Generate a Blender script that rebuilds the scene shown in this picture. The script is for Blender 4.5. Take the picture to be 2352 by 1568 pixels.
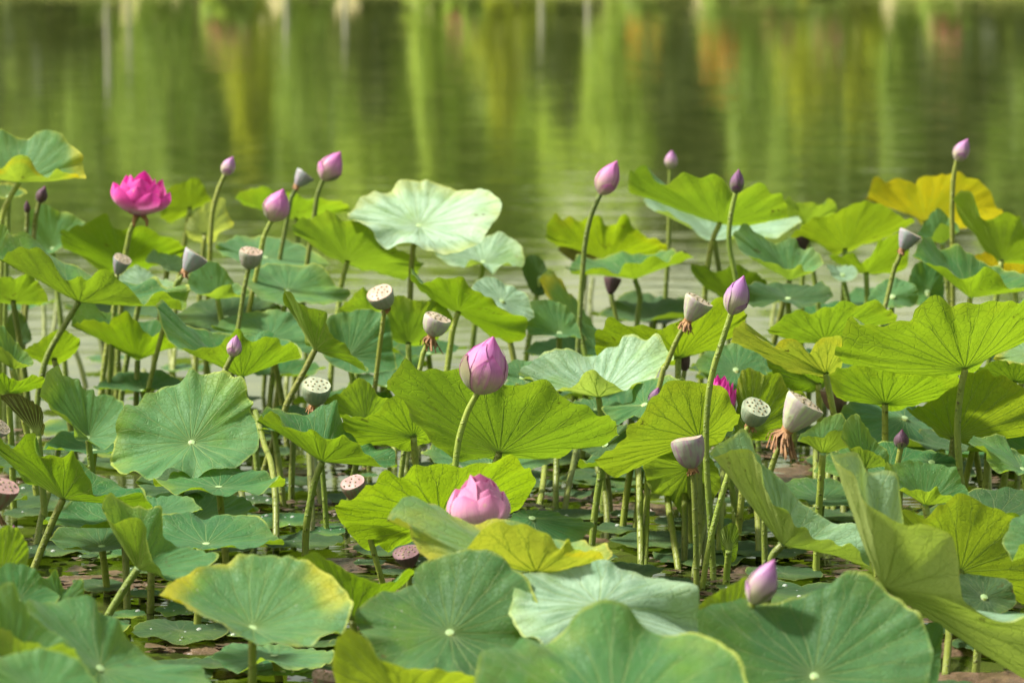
import bpy, math, random
from mathutils import Vector, noise
random.seed(7)
for o in list(bpy.data.objects): bpy.data.objects.remove(o)
S = bpy.context.scene
COL = S.collection
# ---------------------------------------------------------------- camera, sky, sun, exposure
CAM_H, PXF, PITCH = 1.98, 8820.0, math.atan(1292/8820.0)
cam = bpy.data.objects.new('camera', bpy.data.cameras.new('camera')); COL.objects.link(cam); S.camera = cam
cam.location = (0, 0, CAM_H); cam.rotation_euler = (math.pi/2-PITCH, 0, 0)
cam.data.sensor_width = 36; cam.data.lens = 135; cam.data.clip_end = 2000
cam.data.dof.use_dof = True; cam.data.dof.focus_distance = 9.45; cam.data.dof.aperture_fstop = 4.0
SUN_EL, SUN_AZ = math.radians(52), math.radians(-90)      # azimuth measured from +y (away from the camera) towards +x
W = bpy.data.worlds.new('World'); S.world = W; W.use_nodes = True
nt = W.node_tree; bg = nt.nodes['Background']
sky = nt.nodes.new('ShaderNodeTexSky'); sky.sky_type = 'NISHITA'; sky.sun_disc = False
sky.sun_elevation = SUN_EL; sky.sun_rotation = SUN_AZ; sky.air_density = 1.4; sky.dust_density = 1.6; sky.ozone_density = 1.0
warm = nt.nodes.new('ShaderNodeMix'); warm.data_type = 'RGBA'; warm.blend_type = 'MULTIPLY'; warm.inputs[0].default_value = 1
warm.inputs[7].default_value = (1.20, 1.0, .64, 1)          # hazy, warm white balance over the whole sky
nt.links.new(sky.outputs[0], warm.inputs[6]); nt.links.new(warm.outputs[2], bg.inputs[0]); bg.inputs[1].default_value = 0.115
sun = bpy.data.objects.new('sun', bpy.data.lights.new('sun', 'SUN')); COL.objects.link(sun)
sun.data.energy = 4.2; sun.data.angle = math.radians(7); sun.data.color = (1, 0.955, 0.86)
sd = Vector((math.sin(SUN_AZ)*math.cos(SUN_EL), math.cos(SUN_AZ)*math.cos(SUN_EL), math.sin(SUN_EL)))
sun.rotation_euler = sd.to_track_quat('Z', 'Y').to_euler(); sun.location = sd*50
S.view_settings.view_transform = 'Standard'; S.view_settings.look = 'None'
S.view_settings.exposure = 1.24; S.view_settings.gamma = 1; S.view_settings.use_curve_mapping = False
# ---------------------------------------------------------------- helpers
CP, SP = math.cos(PITCH), math.sin(PITCH)
def at(x, y, d):
    """point on the photograph's sight line (2352 px wide) at horizontal distance d"""
    a, b = (x-1176)/PXF, (784-y)/PXF
    v = Vector((a, CP+b*SP, -SP+b*CP)); s = d/v.y
    return Vector((0, 0, CAM_H))+v*s
def wd(y):   # distance at which the water shows at photo row y
    b = (784-y)/PXF
    return CAM_H*(CP+b*SP)/(SP-b*CP)
def pts(s): return [tuple(float(q) for q in p.split(',')) for p in s.split()]
def tag(o, label, cat, group=None, kind=None):
    if label: o['label'] = label
    if cat: o['category'] = cat
    if group: o['group'] = group
    if kind: o['kind'] = kind
    return o
def empty(name, loc):
    o = bpy.data.objects.new(name, None); COL.objects.link(o); o.location = loc; o.empty_display_size = .05
    return o
def mesh(name, vs, fs, mat, parent=None, org=(0,0,0), uv=None, colr=None, smooth=True):
    """uv: per-vertex list or per-face-loop list; colr: per-vertex rgb"""
    org = Vector(org); me = bpy.data.meshes.new(name)
    me.from_pydata([tuple(Vector(v)-org) for v in vs], [], fs)
    if uv:
        l = me.uv_layers.new(name='UVMap'); flat = []
        if len(uv) == len(fs) and isinstance(uv[0], list):
            for f in uv:
                for q in f: flat += q
        else:
            for f in fs:
                for i in f: flat += uv[i]
        l.data.foreach_set('uv', flat)
    if colr:
        c = me.color_attributes.new('tint', 'FLOAT_COLOR', 'POINT'); flat = []
        if isinstance(colr, tuple): colr = [colr]*len(vs)
        for q in colr: flat += [q[0], q[1], q[2], 1]
        c.data.foreach_set('color', flat)
    if smooth: me.polygons.foreach_set('use_smooth', [True]*len(fs))
    me.materials.append(mat); me.update()
    o = bpy.data.objects.new(name, me); COL.objects.link(o)
    if parent: o.parent = parent
    o.location = org if not parent else (0, 0, 0)
    return o
def cr(P, t):
    """catmull-rom through an open list, t in 0..1"""
    n = len(P)-1; f = min(max(t, 0), 1)*n; i = min(int(f), n-1); u = f-i
    a, b, c, e = P[max(i-1, 0)], P[i], P[i+1], P[min(i+2, n)]
    return (b*2+(c-a)*u+(a*2-b*5+c*4-e)*u*u+(b*3-a-c*3+e)*u**3)*.5
def tube_data(path, r0, r1, seg=8, rings=14, bump=0):
    vs, fs, uv = [], [], []
    for i in range(rings+1):
        t = i/rings; p = cr(path, t); q = cr(path, min(t+.02, 1))-cr(path, max(t-.02, 0)); q.normalize()
        u = q.cross(Vector((0, 1, .01))); u.normalize(); w = q.cross(u); r = r0+(r1-r0)*t
        for k in range(seg):
            a = 2*math.pi*k/seg; rr = r*(1+bump*(noise.noise(p*40+Vector((k, 0, 0)))))
            vs.append(p+u*math.cos(a)*rr+w*math.sin(a)*rr); uv.append((k/seg, t))
    for i in range(rings):
        for k in range(seg):
            k2 = (k+1) % seg; fs.append((i*seg+k, i*seg+k2, (i+1)*seg+k2, (i+1)*seg+k))
    fs.append(tuple(range(seg))[::-1]); fs.append(tuple(range(rings*seg, rings*seg+seg)))
    return vs, fs, uv
# ---------------------------------------------------------------- node helpers and materials
class NT:
    def __init__(s, name):
        s.m = bpy.data.materials.new(name); s.m.use_nodes = True; s.t = s.m.node_tree; s.n = s.t.nodes
        s.n.clear(); s.out = s.n.new('ShaderNodeOutputMaterial')
    def node(s, typ, ins=None, **kw):
        o = s.n.new('ShaderNode'+typ)
        for k, v in kw.items(): setattr(o, k, v)
        for k, v in (ins or {}).items(): s.set(o.inputs[k], v)
        return o
    def set(s, i, v):
        if isinstance(v, bpy.types.NodeSocket): s.t.links.new(v, i)
        else: i.default_value = v
    def math(s, op, a, b=None, c=None, clamp=False):
        o = s.n.new('ShaderNodeMath'); o.operation = op; o.use_clamp = clamp
        for k, v in enumerate((a, b, c)):
            if v is not None: s.set(o.inputs[k], v)
        return o.outputs[0]
    def mix(s, f, a, b, mode='MIX'):
        o = s.n.new('ShaderNodeMix'); o.data_type = 'RGBA'; o.blend_type = mode
        s.set(o.inputs[0], f); s.set(o.inputs[6], a if not isinstance(a, tuple) else (*a, 1)); s.set(o.inputs[7], b if not isinstance(b, tuple) else (*b, 1))
        return o.outputs[2]
    def ramp(s, f, a, b, lo=0., hi=1.):
        o = s.n.new('ShaderNodeMapRange'); o.interpolation_type = 'SMOOTHSTEP'
        for k, v in zip((0, 1, 2, 3, 4), (f, a, b, lo, hi)): s.set(o.inputs[k], v)
        return o.outputs[0]
    def noise(s, vec, scale, detail=3, rough=.5, dist=0):
        o = s.node('TexNoise', {'Scale': scale, 'Detail': detail, 'Roughness': rough, 'Distortion': dist})
        if vec is not None: s.set(o.inputs['Vector'], vec)
        return o.outputs[0]
    def mapv(s, vec, scale):
        o = s.node('Mapping', {'Scale': scale}); s.set(o.inputs[0], vec); return o.outputs[0]
    def done(s, sh): s.t.links.new(sh, s.out.inputs[0]); return s.m
def leaf_material():
    """tint: r yellowing of the whole blade, g paleness of wax with sky sheen put in, b darkness of age with shade put in; uv: (around, centre->rim)"""
    s = NT('lotus_leaf'); M = s.math
    geo = s.node('NewGeometry'); back = geo.outputs['Backfacing']
    tint = s.node('Attribute', attribute_name='tint'); sep = s.node('SeparateColor'); s.set(sep.inputs[0], tint.outputs[0])
    tr, tg, tb = sep.outputs[0], sep.outputs[1], sep.outputs[2]
    mg = s.node('Attribute', attribute_name='margin').outputs['Fac']
    uv = s.node('UVMap'); su = s.node('SeparateXYZ'); s.set(su.inputs[0], uv.outputs[0]); u, v = su.outputs[0], su.outputs[1]
    tc = s.node('TexCoord'); ob = tc.outputs['Object']; rnd = s.node('ObjectInfo').outputs['Random']
    n1 = s.noise(ob, 7, 4); n2 = s.noise(ob, 38, 4, .6); nw = s.noise(ob, 9, 2)
    # radial veins that fork once
    def veins(NV, vf, k, width):
        a = M('SUBTRACT', M('FRACT', M('ADD', M('MULTIPLY', u, NV), M('MULTIPLY', M('SUBTRACT', nw, .5), M('MULTIPLY', v, .8)))), .5)
        fork = M('MULTIPLY', M('MAXIMUM', M('SUBTRACT', v, vf), 0), k)
        dist = M('MULTIPLY', M('ABSOLUTE', M('SUBTRACT', M('ABSOLUTE', a), fork)), M('MULTIPLY', v, 6.283/NV))
        return dist
    dist = veins(21, .58, .62, 1)
    w = s.ramp(v, 0, 1, .011, .0045)
    line = M('SUBTRACT', 1, M('DIVIDE', dist, w), clamp=True)
    # fine cross veins
    cmb = s.node('CombineXYZ', {0: M('MULTIPLY', u, 70), 1: M('MULTIPLY', v, 16)})
    vor = s.node('TexVoronoi', {'Scale': 1.0}, feature='DISTANCE_TO_EDGE'); s.set(vor.inputs['Vector'], cmb.outputs[0])
    net = M('SUBTRACT', 1, M('DIVIDE', vor.outputs[0], .07), clamp=True)
    streak = s.noise(s.node('CombineXYZ', {0: M('MULTIPLY', u, 60), 1: M('MULTIPLY', v, 2.5), 2: rnd}).outputs[0], 1.0, 3)
    # colours
    topc = s.mix(s.ramp(n1, .35, .7), (.020, .115, .034), (.046, .172, .050))
    topc = s.mix(M('MULTIPLY', s.ramp(s.noise(ob, 15, 5, .72), .42, .66), .55), topc, (.018, .095, .032))
    topc = s.mix(M('MULTIPLY', tg, M('ADD', .35, M('MULTIPLY', s.ramp(streak, .25, .75), .6)), clamp=True), topc, s.mix(s.ramp(tg, .45, 1.0), (.26, .46, .24), (.44, .62, .47)))
    topc = s.mix(M('MULTIPLY', s.ramp(s.noise(ob, 5, 3, .6), .48, .72), .60), topc, (.16, .31, .030))
    topc = s.mix(M('MULTIPLY', M('MULTIPLY', tr, .6), s.ramp(n1, .3, .7)), topc, (.30, .36, .03))
    und = s.mix(s.ramp(n1, .3, .7), (.10, .18, .016), (.17, .26, .040))
    und = s.mix(M('MULTIPLY', rnd, .5), und, (.085, .145, .02))
    und = s.mix(M('MULTIPLY', tg, .75), und, (.42, .50, .22))
    und = s.mix(M('MULTIPLY', tr, .85), und, (.40, .34, .012))
    col = s.mix(back, topc, und)
    col = s.mix(M('MULTIPLY', line, M('SUBTRACT', .5, M('MULTIPLY', back, .02))), col, (.36, .46, .15))
    col = s.mix(M('MULTIPLY', net, .16), col, (.30, .40, .12))
    # yellowed, then browned margin
    mgw = M('MULTIPLY', M('MULTIPLY', mg, s.ramp(s.noise(ob, 4.5, 3, .6), .40, .60)), s.ramp(M('ADD', v, M('MULTIPLY', M('SUBTRACT', n1, .5), .5)), .66, .97))
    col = s.mix(mgw, col, (.46, .44, .03))
    rim = s.ramp(M('ADD', v, M('MULTIPLY', M('SUBTRACT', n2, .5), .02)), .962, .985)
    col = s.mix(M('MULTIPLY', M('MULTIPLY', rim, .55), s.ramp(s.noise(ob, 6, 3), .40, .62)), col, s.mix(tr, (.48, .54, .10), (.45, .20, .03)))
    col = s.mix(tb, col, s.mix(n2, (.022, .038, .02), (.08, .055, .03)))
    spot = M('MULTIPLY', s.ramp(s.noise(ob, 26, 5, .65), .63, .70), s.ramp(s.noise(ob, 4, 1), .48, .62))
    col = s.mix(M('MULTIPLY', spot, .85), col, (.13, .075, .02))
    speck = M('MULTIPLY', s.ramp(s.noise(ob, 130, 2, .5), .70, .76), s.ramp(s.noise(ob, 5, 2), .45, .6))
    col = s.mix(M('MULTIPLY', speck, M('SUBTRACT', .6, M('MULTIPLY', back, .5))), col, (.50, .52, .45))
    # relief
    h = M('ADD', M('MULTIPLY', line, M('SUBTRACT', M('MULTIPLY', back, 2.4), 1.0)), M('ADD', M('MULTIPLY', n2, .55), M('ADD', M('MULTIPLY', net, -.55), M('MULTIPLY', streak, 1.1))))
    bmp = s.node('Bump', {'Strength': .55, 'Distance': .004, 'Height': h})
    pr = s.node('BsdfPrincipled', {'Base Color': col, 'Roughness': s.mix(back, (.52, .52, .52), (.6, .6, .6)), 'IOR': 1.4, 'Normal': bmp.outputs[0],
                                   'Specular IOR Level': .24, 'Sheen Weight': M('MULTIPLY', M('SUBTRACT', 1, back), .08), 'Sheen Roughness': .45, 'Sheen Tint': (.8, .95, 1, 1)})
    tcol = s.mix(M('MULTIPLY', line, .5), s.mix(M('MAXIMUM', tr, mgw), s.mix(tg, (.28, .48, .008), (.44, .58, .10)), (.66, .50, .012)), (.30, .44, .05))
    tcol = s.mix(M('MULTIPLY', net, .25), tcol, (.2, .3, .02))
    tcol = s.mix(M('MULTIPLY', rnd, .65), tcol, (.15, .27, .008))
    tcol = s.mix(M('MULTIPLY', s.ramp(s.noise(ob, 8, 4, .65), .45, .7), .4), tcol, (.20, .34, .012))
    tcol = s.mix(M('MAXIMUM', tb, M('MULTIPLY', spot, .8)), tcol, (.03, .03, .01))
    tl = s.node('BsdfTranslucent', {'Color': tcol, 'Normal': bmp.outputs[0]})
    mx = s.node('MixShader', {0: .40, 1: pr.outputs[0], 2: tl.outputs[0]})
    return s.done(mx.outputs[0])
def stem_material():
    s = NT('lotus_stem'); ob = s.node('TexCoord').outputs['Object']; M = s.math
    tint = s.node('Attribute', attribute_name='tint').outputs[0]
    n = s.noise(ob, 90, 3, .6); n1 = s.noise(ob, 6, 2)
    c = s.mix(s.ramp(n1, .3, .7), (.19, .27, .035), (.30, .36, .06))
    c = s.mix(s.ramp(n, .62, .72), c, (.08, .07, .015))
    c = s.mix(1.0, c, tint, 'MULTIPLY')
    b = s.node('Bump', {'Strength': .8, 'Distance': .003, 'Height': s.ramp(n, .5, .72)})
    p = s.node('BsdfPrincipled', {'Base Color': c, 'Roughness': .5, 'Normal': b.outputs[0], 'Subsurface Weight': .15, 'Subsurface Radius': (.01, .012, .003), 'Subsurface Scale': .5})
    return s.done(p.outputs[0])
def petal_material():
    """tint = tip colour; uv.y along the petal; base is cream green"""
    s = NT('lotus_petal'); M = s.math
    tip = s.node('Attribute', attribute_name='tint').outputs[0]; basec = s.node('Attribute', attribute_name='base').outputs[0]
    su = s.node('SeparateXYZ'); s.set(su.inputs[0], s.node('UVMap').outputs[0]); u, v = su.outputs[0], su.outputs[1]
    edge = s.ramp(M('ABSOLUTE', M('SUBTRACT', u, .5)), .36, .5)
    st = s.noise(s.node('CombineXYZ', {0: M('MULTIPLY', u, 42), 1: M('MULTIPLY', v, 1.6), 2: s.node('ObjectInfo').outputs['Random']}).outputs[0], 1, 2)
    ob = s.node('TexCoord').outputs['Object']
    f = s.ramp(M('ADD', v, M('MULTIPLY', M('SUBTRACT', s.noise(ob, 30, 2), .5), .35)), .15, .85)
    f = M('MAXIMUM', f, M('MULTIPLY', edge, .75))
    c = s.mix(f, basec, tip)
    c = s.mix(M('MULTIPLY', s.ramp(st, .52, .62), .35), c, s.mix(.55, tip, (.25, .06, .22)))
    c = s.mix(M('MULTIPLY', s.ramp(v, .82, 1), .6), c, s.mix(.6, tip, (.42, .0, .22)))
    c = s.mix(M('MULTIPLY', s.ramp(s.noise(ob, 55, 3), .66, .74), .5), c, (.5, .38, .25))
    b = s.node('Bump', {'Strength': .35, 'Distance': .0015, 'Height': st})
    p = s.node('BsdfPrincipled', {'Base Color': c, 'Roughness': .55, 'Normal': b.outputs[0], 'Sheen Weight': .2})
    t = s.node('BsdfTranslucent', {'Color': c})
    return s.done(s.node('MixShader', {0: .3, 1: p.outputs[0], 2: t.outputs[0]}).outputs[0])
def pod_material():
    s = NT('seed_pod'); M = s.math
    a = s.node('Attribute', attribute_name='tint').outputs[0]; b_ = s.node('Attribute', attribute_name='base').outputs[0]
    su = s.node('SeparateXYZ'); s.set(su.inputs[0], s.node('UVMap').outputs[0]); u, v = su.outputs[0], su.outputs[1]
    st = s.noise(s.node('CombineXYZ', {0: M('MULTIPLY', u, 26), 1: M('MULTIPLY', v, 1.3), 2: s.node('ObjectInfo').outputs['Random']}).outputs[0], 1, 3)
    n = s.noise(s.node('TexCoord').outputs['Object'], 60, 4)
    c = s.mix(s.ramp(M('ADD', st, M('MULTIPLY', M('SUBTRACT', n, .5), .4)), .36, .64), b_, a)
    c = s.mix(s.ramp(n, .64, .72), c, s.mix(.5, c, (.12, .08, .06)))
    bp = s.node('Bump', {'Strength': .4, 'Distance': .002, 'Height': M('ADD', st, n)})
    p = s.node('BsdfPrincipled', {'Base Color': c, 'Roughness': .55, 'Normal': bp.outputs[0], 'Subsurface Weight': .1, 'Subsurface Scale': .01})
    return s.done(p.outputs[0])
def simple(name, c1, c2, scale=20, rough=.7, bump=.3, dist=.005, trans=None, spec=.5):
    s = NT(name); ob = s.node('TexCoord').outputs['Object']; n = s.noise(ob, scale, 4, .6)
    c = s.mix(s.ramp(n, .3, .7), c1, c2)
    b = s.node('Bump', {'Strength': bump, 'Distance': dist, 'Height': n})
    p = s.node('BsdfPrincipled', {'Base Color': c, 'Roughness': rough, 'Normal': b.outputs[0], 'Specular IOR Level': spec})
    if trans:
        t = s.node('BsdfTranslucent', {'Color': (*trans, 1)})
        return s.done(s.node('MixShader', {0: .4, 1: p.outputs[0], 2: t.outputs[0]}).outputs[0])
    return s.done(p.outputs[0])
def water_material():
    s = NT('pond_water'); M = s.math; ob = s.node('TexCoord').outputs['Object']
    n1 = s.noise(s.mapv(ob, (1.2, 4.0, 1)), 1.0, 3, .5, .3); n2 = s.noise(s.mapv(ob, (5, 16, 1)), 1.0, 2, .5, .2)
    patch = s.ramp(s.noise(ob, .25, 2), .35, .7, .35, 1)
    h = M('MULTIPLY', M('ADD', M('MULTIPLY', n1, .0052), M('MULTIPLY', n2, .0012)), patch)
    b = s.node('Bump', {'Strength': 1, 'Distance': 1.0, 'Height': h})
    c = s.mix(s.ramp(s.noise(ob, 3, 3), .35, .7), (.024, .034, .008), (.045, .056, .015))
    p = s.node('BsdfPrincipled', {'Base Color': c, 'Roughness': .04, 'IOR': 1.33, 'Normal': b.outputs[0]})
    return s.done(p.outputs[0])
def foliage_material(name, a, b, t):
    s = NT(name); rn = s.node('NewGeometry').outputs['Random Per Island']
    c = s.mix(rn, a, b)
    p = s.node('BsdfPrincipled', {'Base Color': c, 'Roughness': .55})
    tl = s.node('BsdfTranslucent', {'Color': (*t, 1)})
    return s.done(s.node('MixShader', {0: .45, 1: p.outputs[0], 2: tl.outputs[0]}).outputs[0])
LEAF, STEM, PETAL, POD = leaf_material(), stem_material(), petal_material(), pod_material()
WATER = water_material()
RIB = simple('leaf_rib', (.30, .40, .09), (.42, .52, .15), 30, .55, .1, .002, (.36, .52, .05))
NAVEL = simple('leaf_navel', (.20, .31, .12), (.30, .42, .20), 60)
DROP = NT('water_drop'); DROP = DROP.done(DROP.node('BsdfPrincipled', {'Base Color': (.9, .95, .95, 1), 'Roughness': .02, 'IOR': 1.33, 'Transmission Weight': .7, 'Specular IOR Level': 1.0}).outputs[0])
STAMEN = simple('dried_stamen', (.30, .16, .06), (.16, .07, .03), 40)
SEED = simple('seed_hole', (.12, .10, .05), (.20, .17, .08), 60)
MUD = simple('wet_mud', (.06, .038, .025), (.13, .085, .055), 18, .35, .9, .02)
LITTER = simple('leaf_litter', (.04, .028, .016), (.13, .08, .05), 9, .5, .4, .01)
GRASS = simple('bank_grass', (.16, .20, .03), (.26, .28, .05), 3, .8)
BARK = simple('bark', (.05, .045, .035), (.10, .085, .06), 5, .85, .6, .03)
PALEBARK = simple('pale_paint', (.36, .35, .30), (.48, .46, .40), 5, .7)
# ---------------------------------------------------------------- pond, banks, far vegetation
def sheet(name, x0, x1, y0, y1, nx, ny, zf, mat):
    vs = [(x0+(x1-x0)*i/nx, y0+(y1-y0)*j/ny, zf(x0+(x1-x0)*i/nx, y0+(y1-y0)*j/ny)) for j in range(ny+1) for i in range(nx+1)]
    fs = [(j*(nx+1)+i, j*(nx+1)+i+1, (j+1)*(nx+1)+i+1, (j+1)*(nx+1)+i) for j in range(ny) for i in range(nx)]
    o = mesh(name, vs, fs, mat); o['kind'] = 'structure'; return o
sheet('pond_water', -150, 150, -40, 60, 4, 4, lambda x, y: 0, WATER)
SHORE = 37.3
def bankz(x, y):
    e = y-SHORE-.5*noise.noise(Vector((x*.25, 3, 0)))
    return -.5 if e < 0 else min(.10+.05*e, 1.6)+.06*noise.noise(Vector((x*.8, y*.8, 1)))
sheet('far_bank', -150, 150, SHORE-1, 75, 300, 60, bankz, GRASS)
sheet('far_ground', -400, 400, 74, 900, 8, 8, lambda x, y: 1.45, GRASS)
FOL = {
 'light': foliage_material('light_foliage', (.30, .43, .07), (.46, .58, .14), (.56, .72, .10)),
 'mid': foliage_material('mid_foliage', (.20, .31, .065), (.34, .45, .12), (.44, .60, .10)),
 'dark': foliage_material('dark_foliage', (.05, .08, .025), (.11, .15, .045), (.15, .20, .04)),
 'lime': foliage_material('lime_foliage', (.34, .40, .03), (.48, .50, .06), (.6, .66, .05)),
 'orange': foliage_material('orange_petals', (.75, .22, .02), (.85, .35, .04), (.8, .3, .02)),
 'pink': foliage_material('pink_petals', (.65, .22, .22), (.7, .35, .33), (.7, .3, .3)),
}
def leaves_mesh(name, centers, n, size, mat, parent, org, droop=0.):
    vs, fs = [], []
    for _ in range(n):
        c, rad = random.choice(centers)
        d = Vector((random.gauss(0, 1), random.gauss(0, 1), random.gauss(0, 1))); d.normalize()
        p = Vector(c)+Vector((d.x*rad[0], d.y*rad[1], d.z*rad[2]))*random.uniform(.45, 1)**.5
        a = Vector((random.uniform(-1, 1), random.uniform(-1, 1), random.uniform(-1, 1)-droop)); a.normalize()
        b = a.cross(Vector((random.uniform(-1, 1), random.uniform(-1, 1), random.uniform(-1, 1)))); b.normalize()
        s = size*random.uniform(.6, 1.3); l = s*(1+.8*droop)
        k = len(vs); vs += [p-a*l*.5, p+b*s*.22, p+a*l*.5, p-b*s*.22]; fs.append((k, k+1, k+2, k+3))
    return mesh(name, vs, fs, mat, parent, org, smooth=False)
def tree(x, y, h, w, kind, label, n=4200, trunk=BARK):
    h *= .78; z0 = bankz(x, y); o = empty('bank_tree', (x, y, z0)); tag(o, label, 'tree', 'trees on the far bank')
    lean = random.uniform(-.04, .04)*h
    P = [Vector((x, y, z0-.3)), Vector((x+lean*.3, y, z0+h*.35)), Vector((x+lean, y, z0+h*.8))]
    vs, fs, uv = tube_data(P, .025*h+.03, .012*h, 8, 8)
    for k in range(5):
        a = random.uniform(0, 6.28); b = cr(P, random.uniform(.5, .9)); e = b+Vector((math.cos(a)*w*.35, math.sin(a)*w*.35, h*.22))
        v2, f2, _ = tube_data([b, (b+e)/2+Vector((0, 0, .05*h)), e], .012*h, .004*h, 5, 4); q = len(vs)
        vs += v2; fs += [tuple(i+q for i in f) for f in f2]
    mesh('trunk', vs, fs, trunk, o, (x, y, z0))
    cen = []
    for k in range(22):
        a = random.uniform(0, 6.28); r = w*.5*random.uniform(.1, .8); zz = random.uniform(.22, .92)
        rr = w*random.uniform(.10, .2)
        cen.append(((x+math.cos(a)*r*(1.15-zz*.5), y+math.sin(a)*r, z0+h*zz), (rr, rr, h*random.uniform(.07, .16))))
    leaves_mesh('crown', cen, n, .42, FOL[kind], o, (x, y, z0), .8)
def shrub(x, y, h, w, kind, label, n=900, cone=False, name='bank_shrub', cat='shrub', bl=None):
    z0 = bankz(x, y); o = empty(name, (x, y, z0)); tag(o, label, cat, cat+'s on the far bank')
    cen = []
    for k in range(9):
        t = (k+.5)/9; a = random.uniform(0, 6.28)
        ww = w*.5*((1-t)*.9+.1 if cone else math.sin(math.pi*(.2+.7*t)))
        cen.append(((x+math.cos(a)*ww*.45, y+math.sin(a)*ww*.45, z0+h*t), (ww*.65+.03, ww*.65+.03, h*.12)))
    leaves_mesh('foliage', cen, n, .19, FOL[kind], o, (x, y, z0), .4)
    vs, fs = [], []
    for k in range(4):
        a = k*1.57+.4; v2, f2, _ = tube_data([Vector((x, y, z0-.1)), Vector((x+math.cos(a)*w*.1, y+math.sin(a)*w*.1, z0+h*.4)), Vector((x+math.cos(a)*w*.2, y+math.sin(a)*w*.2, z0+h*.75))], .018, .006, 5, 4)
        q = len(vs); vs += v2; fs += [tuple(i+q for i in f) for f in f2]
    mesh('stems', vs, fs, BARK, o, (x, y, z0))
    if bl: leaves_mesh('blossom', [((x, y, z0+h*.75), (w*.45, w*.45, h*.3))], 160, .12, FOL[bl], o, (x, y, z0))
def bx(px, y): return (px-1176)/PXF*y
# (photo column, distance, height, width, kind, label)
for px, y, h, w, k, lb in [
 (-330, 50, 5.2, 3.4, 'mid', 'mid green bushy tree on the far bank, first along the pond'),
 (40, 47, 4.9, 2.6, 'mid', 'broad leafy tree with a heavy trunk on the far bank'),
 (260, 54, 5.9, 2.8, 'light', 'tall light green tree behind the pale painted posts on the far bank'),
 (470, 46, 4.4, 2.2, 'mid', 'slim green tree beside the lime green cone shrub on the far bank'),
 (700, 52, 5.6, 3.0, 'light', 'broad light green tree on the far bank mirrored in the water'),
 (930, 45, 4.2, 2.0, 'light', 'slim pale green tree with thin crown on the far bank'),
 (1120, 55, 6.0, 3.0, 'light', 'tall light green tree behind the white bank post'),
 (1370, 48, 4.7, 2.4, 'light', 'pale yellow green tree near the orange flowers on the far bank'),
 (1560, 44, 4.0, 1.6, 'dark', 'narrow dark tree standing behind the orange flowering plant'),
 (1760, 53, 5.5, 2.6, 'light', 'light green tree with high crown behind pink flowers'),
 (1930, 46, 4.3, 2.0, 'mid', 'green tree standing over the square lime green shrub'),
 (2130, 43, 4.0, 1.5, 'dark', 'very dark narrow tree on the far bank mirrored as a black streak'),
 (2330, 50, 5.0, 2.8, 'mid', 'olive green wide tree on the far bank past the dark narrow tree'),
 (2650, 52, 5.4, 3.4, 'light', 'light green spreading tree, last along the far bank')]:
    y += 1.2; tree(bx(px, y), y, h, w, k, lb)
for i, px in enumerate(range(-1740, 4300, 310)):
    tree(bx(px, 62), 62+(i % 3), 5.2+(i*37 % 10)*.12, 3.6, 'mid' if i % 2 else 'light', 'hazy '+('mid green' if i % 2 else 'pale green')+' tree in the back row beyond the far bank trees', 2000)
for px, y, h, w, k, cone, lb in [
 (-60, 38.5, 1.5, 1.6, 'dark', 0, 'dark rounded shrub at the end of the far bank'),
 (110, 37.6, .9, 1.3, 'dark', 0, 'low dark shrub by the shore beside the pale posts'),
 (215, 39.5, 1.9, .9, 'mid', 0, 'upright mid green shrub between the dark shrub and the pale post'),
 (380, 39, 2.1, 1.1, 'mid', 0, 'tall mid green shrub beside the grey post'),
 (575, 37.4, 1.55, .95, 'lime', 1, 'bright lime green cone shaped shrub on the far shore'),
 (720, 39.5, 1.7, 1.0, 'mid', 0, 'mid green shrub next to the lime green cone'),
 (850, 38.6, 1.3, .8, 'dark', 0, 'small dark shrub on the far shore'),
 (1000, 38, 2.0, .6, 'light', 1, 'slender light green cone shrub on the far shore'),
 (1150, 37.5, 1.25, 1.0, 'lime', 1, 'lime green cone shrub beside the white post'),
 (1290, 39.6, 1.4, .8, 'dark', 0, 'dark green shrub past the white post'),
 (1430, 39, 2.2, .9, 'light', 0, 'light green tall shrub near the orange flowers'),
 (1545, 38.6, .9, .9, 'dark', 0, 'low dark shrub beside the orange flowers'),
 (1720, 39, 1.6, .8, 'mid', 0, 'mid green shrub between orange and pink flowers'),
 (1860, 37.8, 1.2, .7, 'lime', 0, 'rounded lime green shrub by the pink flowers'),
 (1960, 37.8, 1.15, .6, 'lime', 0, 'square lime green shrub under the small green tree'),
 (2070, 39, 1.9, .7, 'mid', 0, 'mid green shrub before the black narrow tree'),
 (2240, 38.6, 1.5, 1.2, 'dark', 0, 'dark olive shrub near the far end of the shore'),
 (2420, 39, 1.6, 1.6, 'mid', 0, 'wide mid green shrub at the far end of the shore')]:
    y += 1.2; shrub(bx(px, y), y, h, w, k, lb, cone=cone)
for px, h, w, bl, lb in [(520, .5, .5, 'pink', 'small pink flowering plant near the lime cone'), (1060, .35, .35, 'pink', 'low plant with pink blossom on the far shore'),
 (1480, .45, .4, 'orange', 'small orange flowering plant on the far shore'), (1655, .75, .45, 'orange', 'bright orange flowering plant on the far shore'),
 (1790, .5, .4, 'pink', 'pink flowering plant beside the lime shrub'), (1905, .55, .4, 'pink', 'pale pink flowering plant beneath the small green tree'),
 (2170, .45, .4, 'pink', 'pink flowering plant by the black narrow tree')]:
    shrub(bx(px, 38), 38.1, h, w, 'mid', lb, 260, False, 'flowering_plant', 'flower plant', bl)
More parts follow.
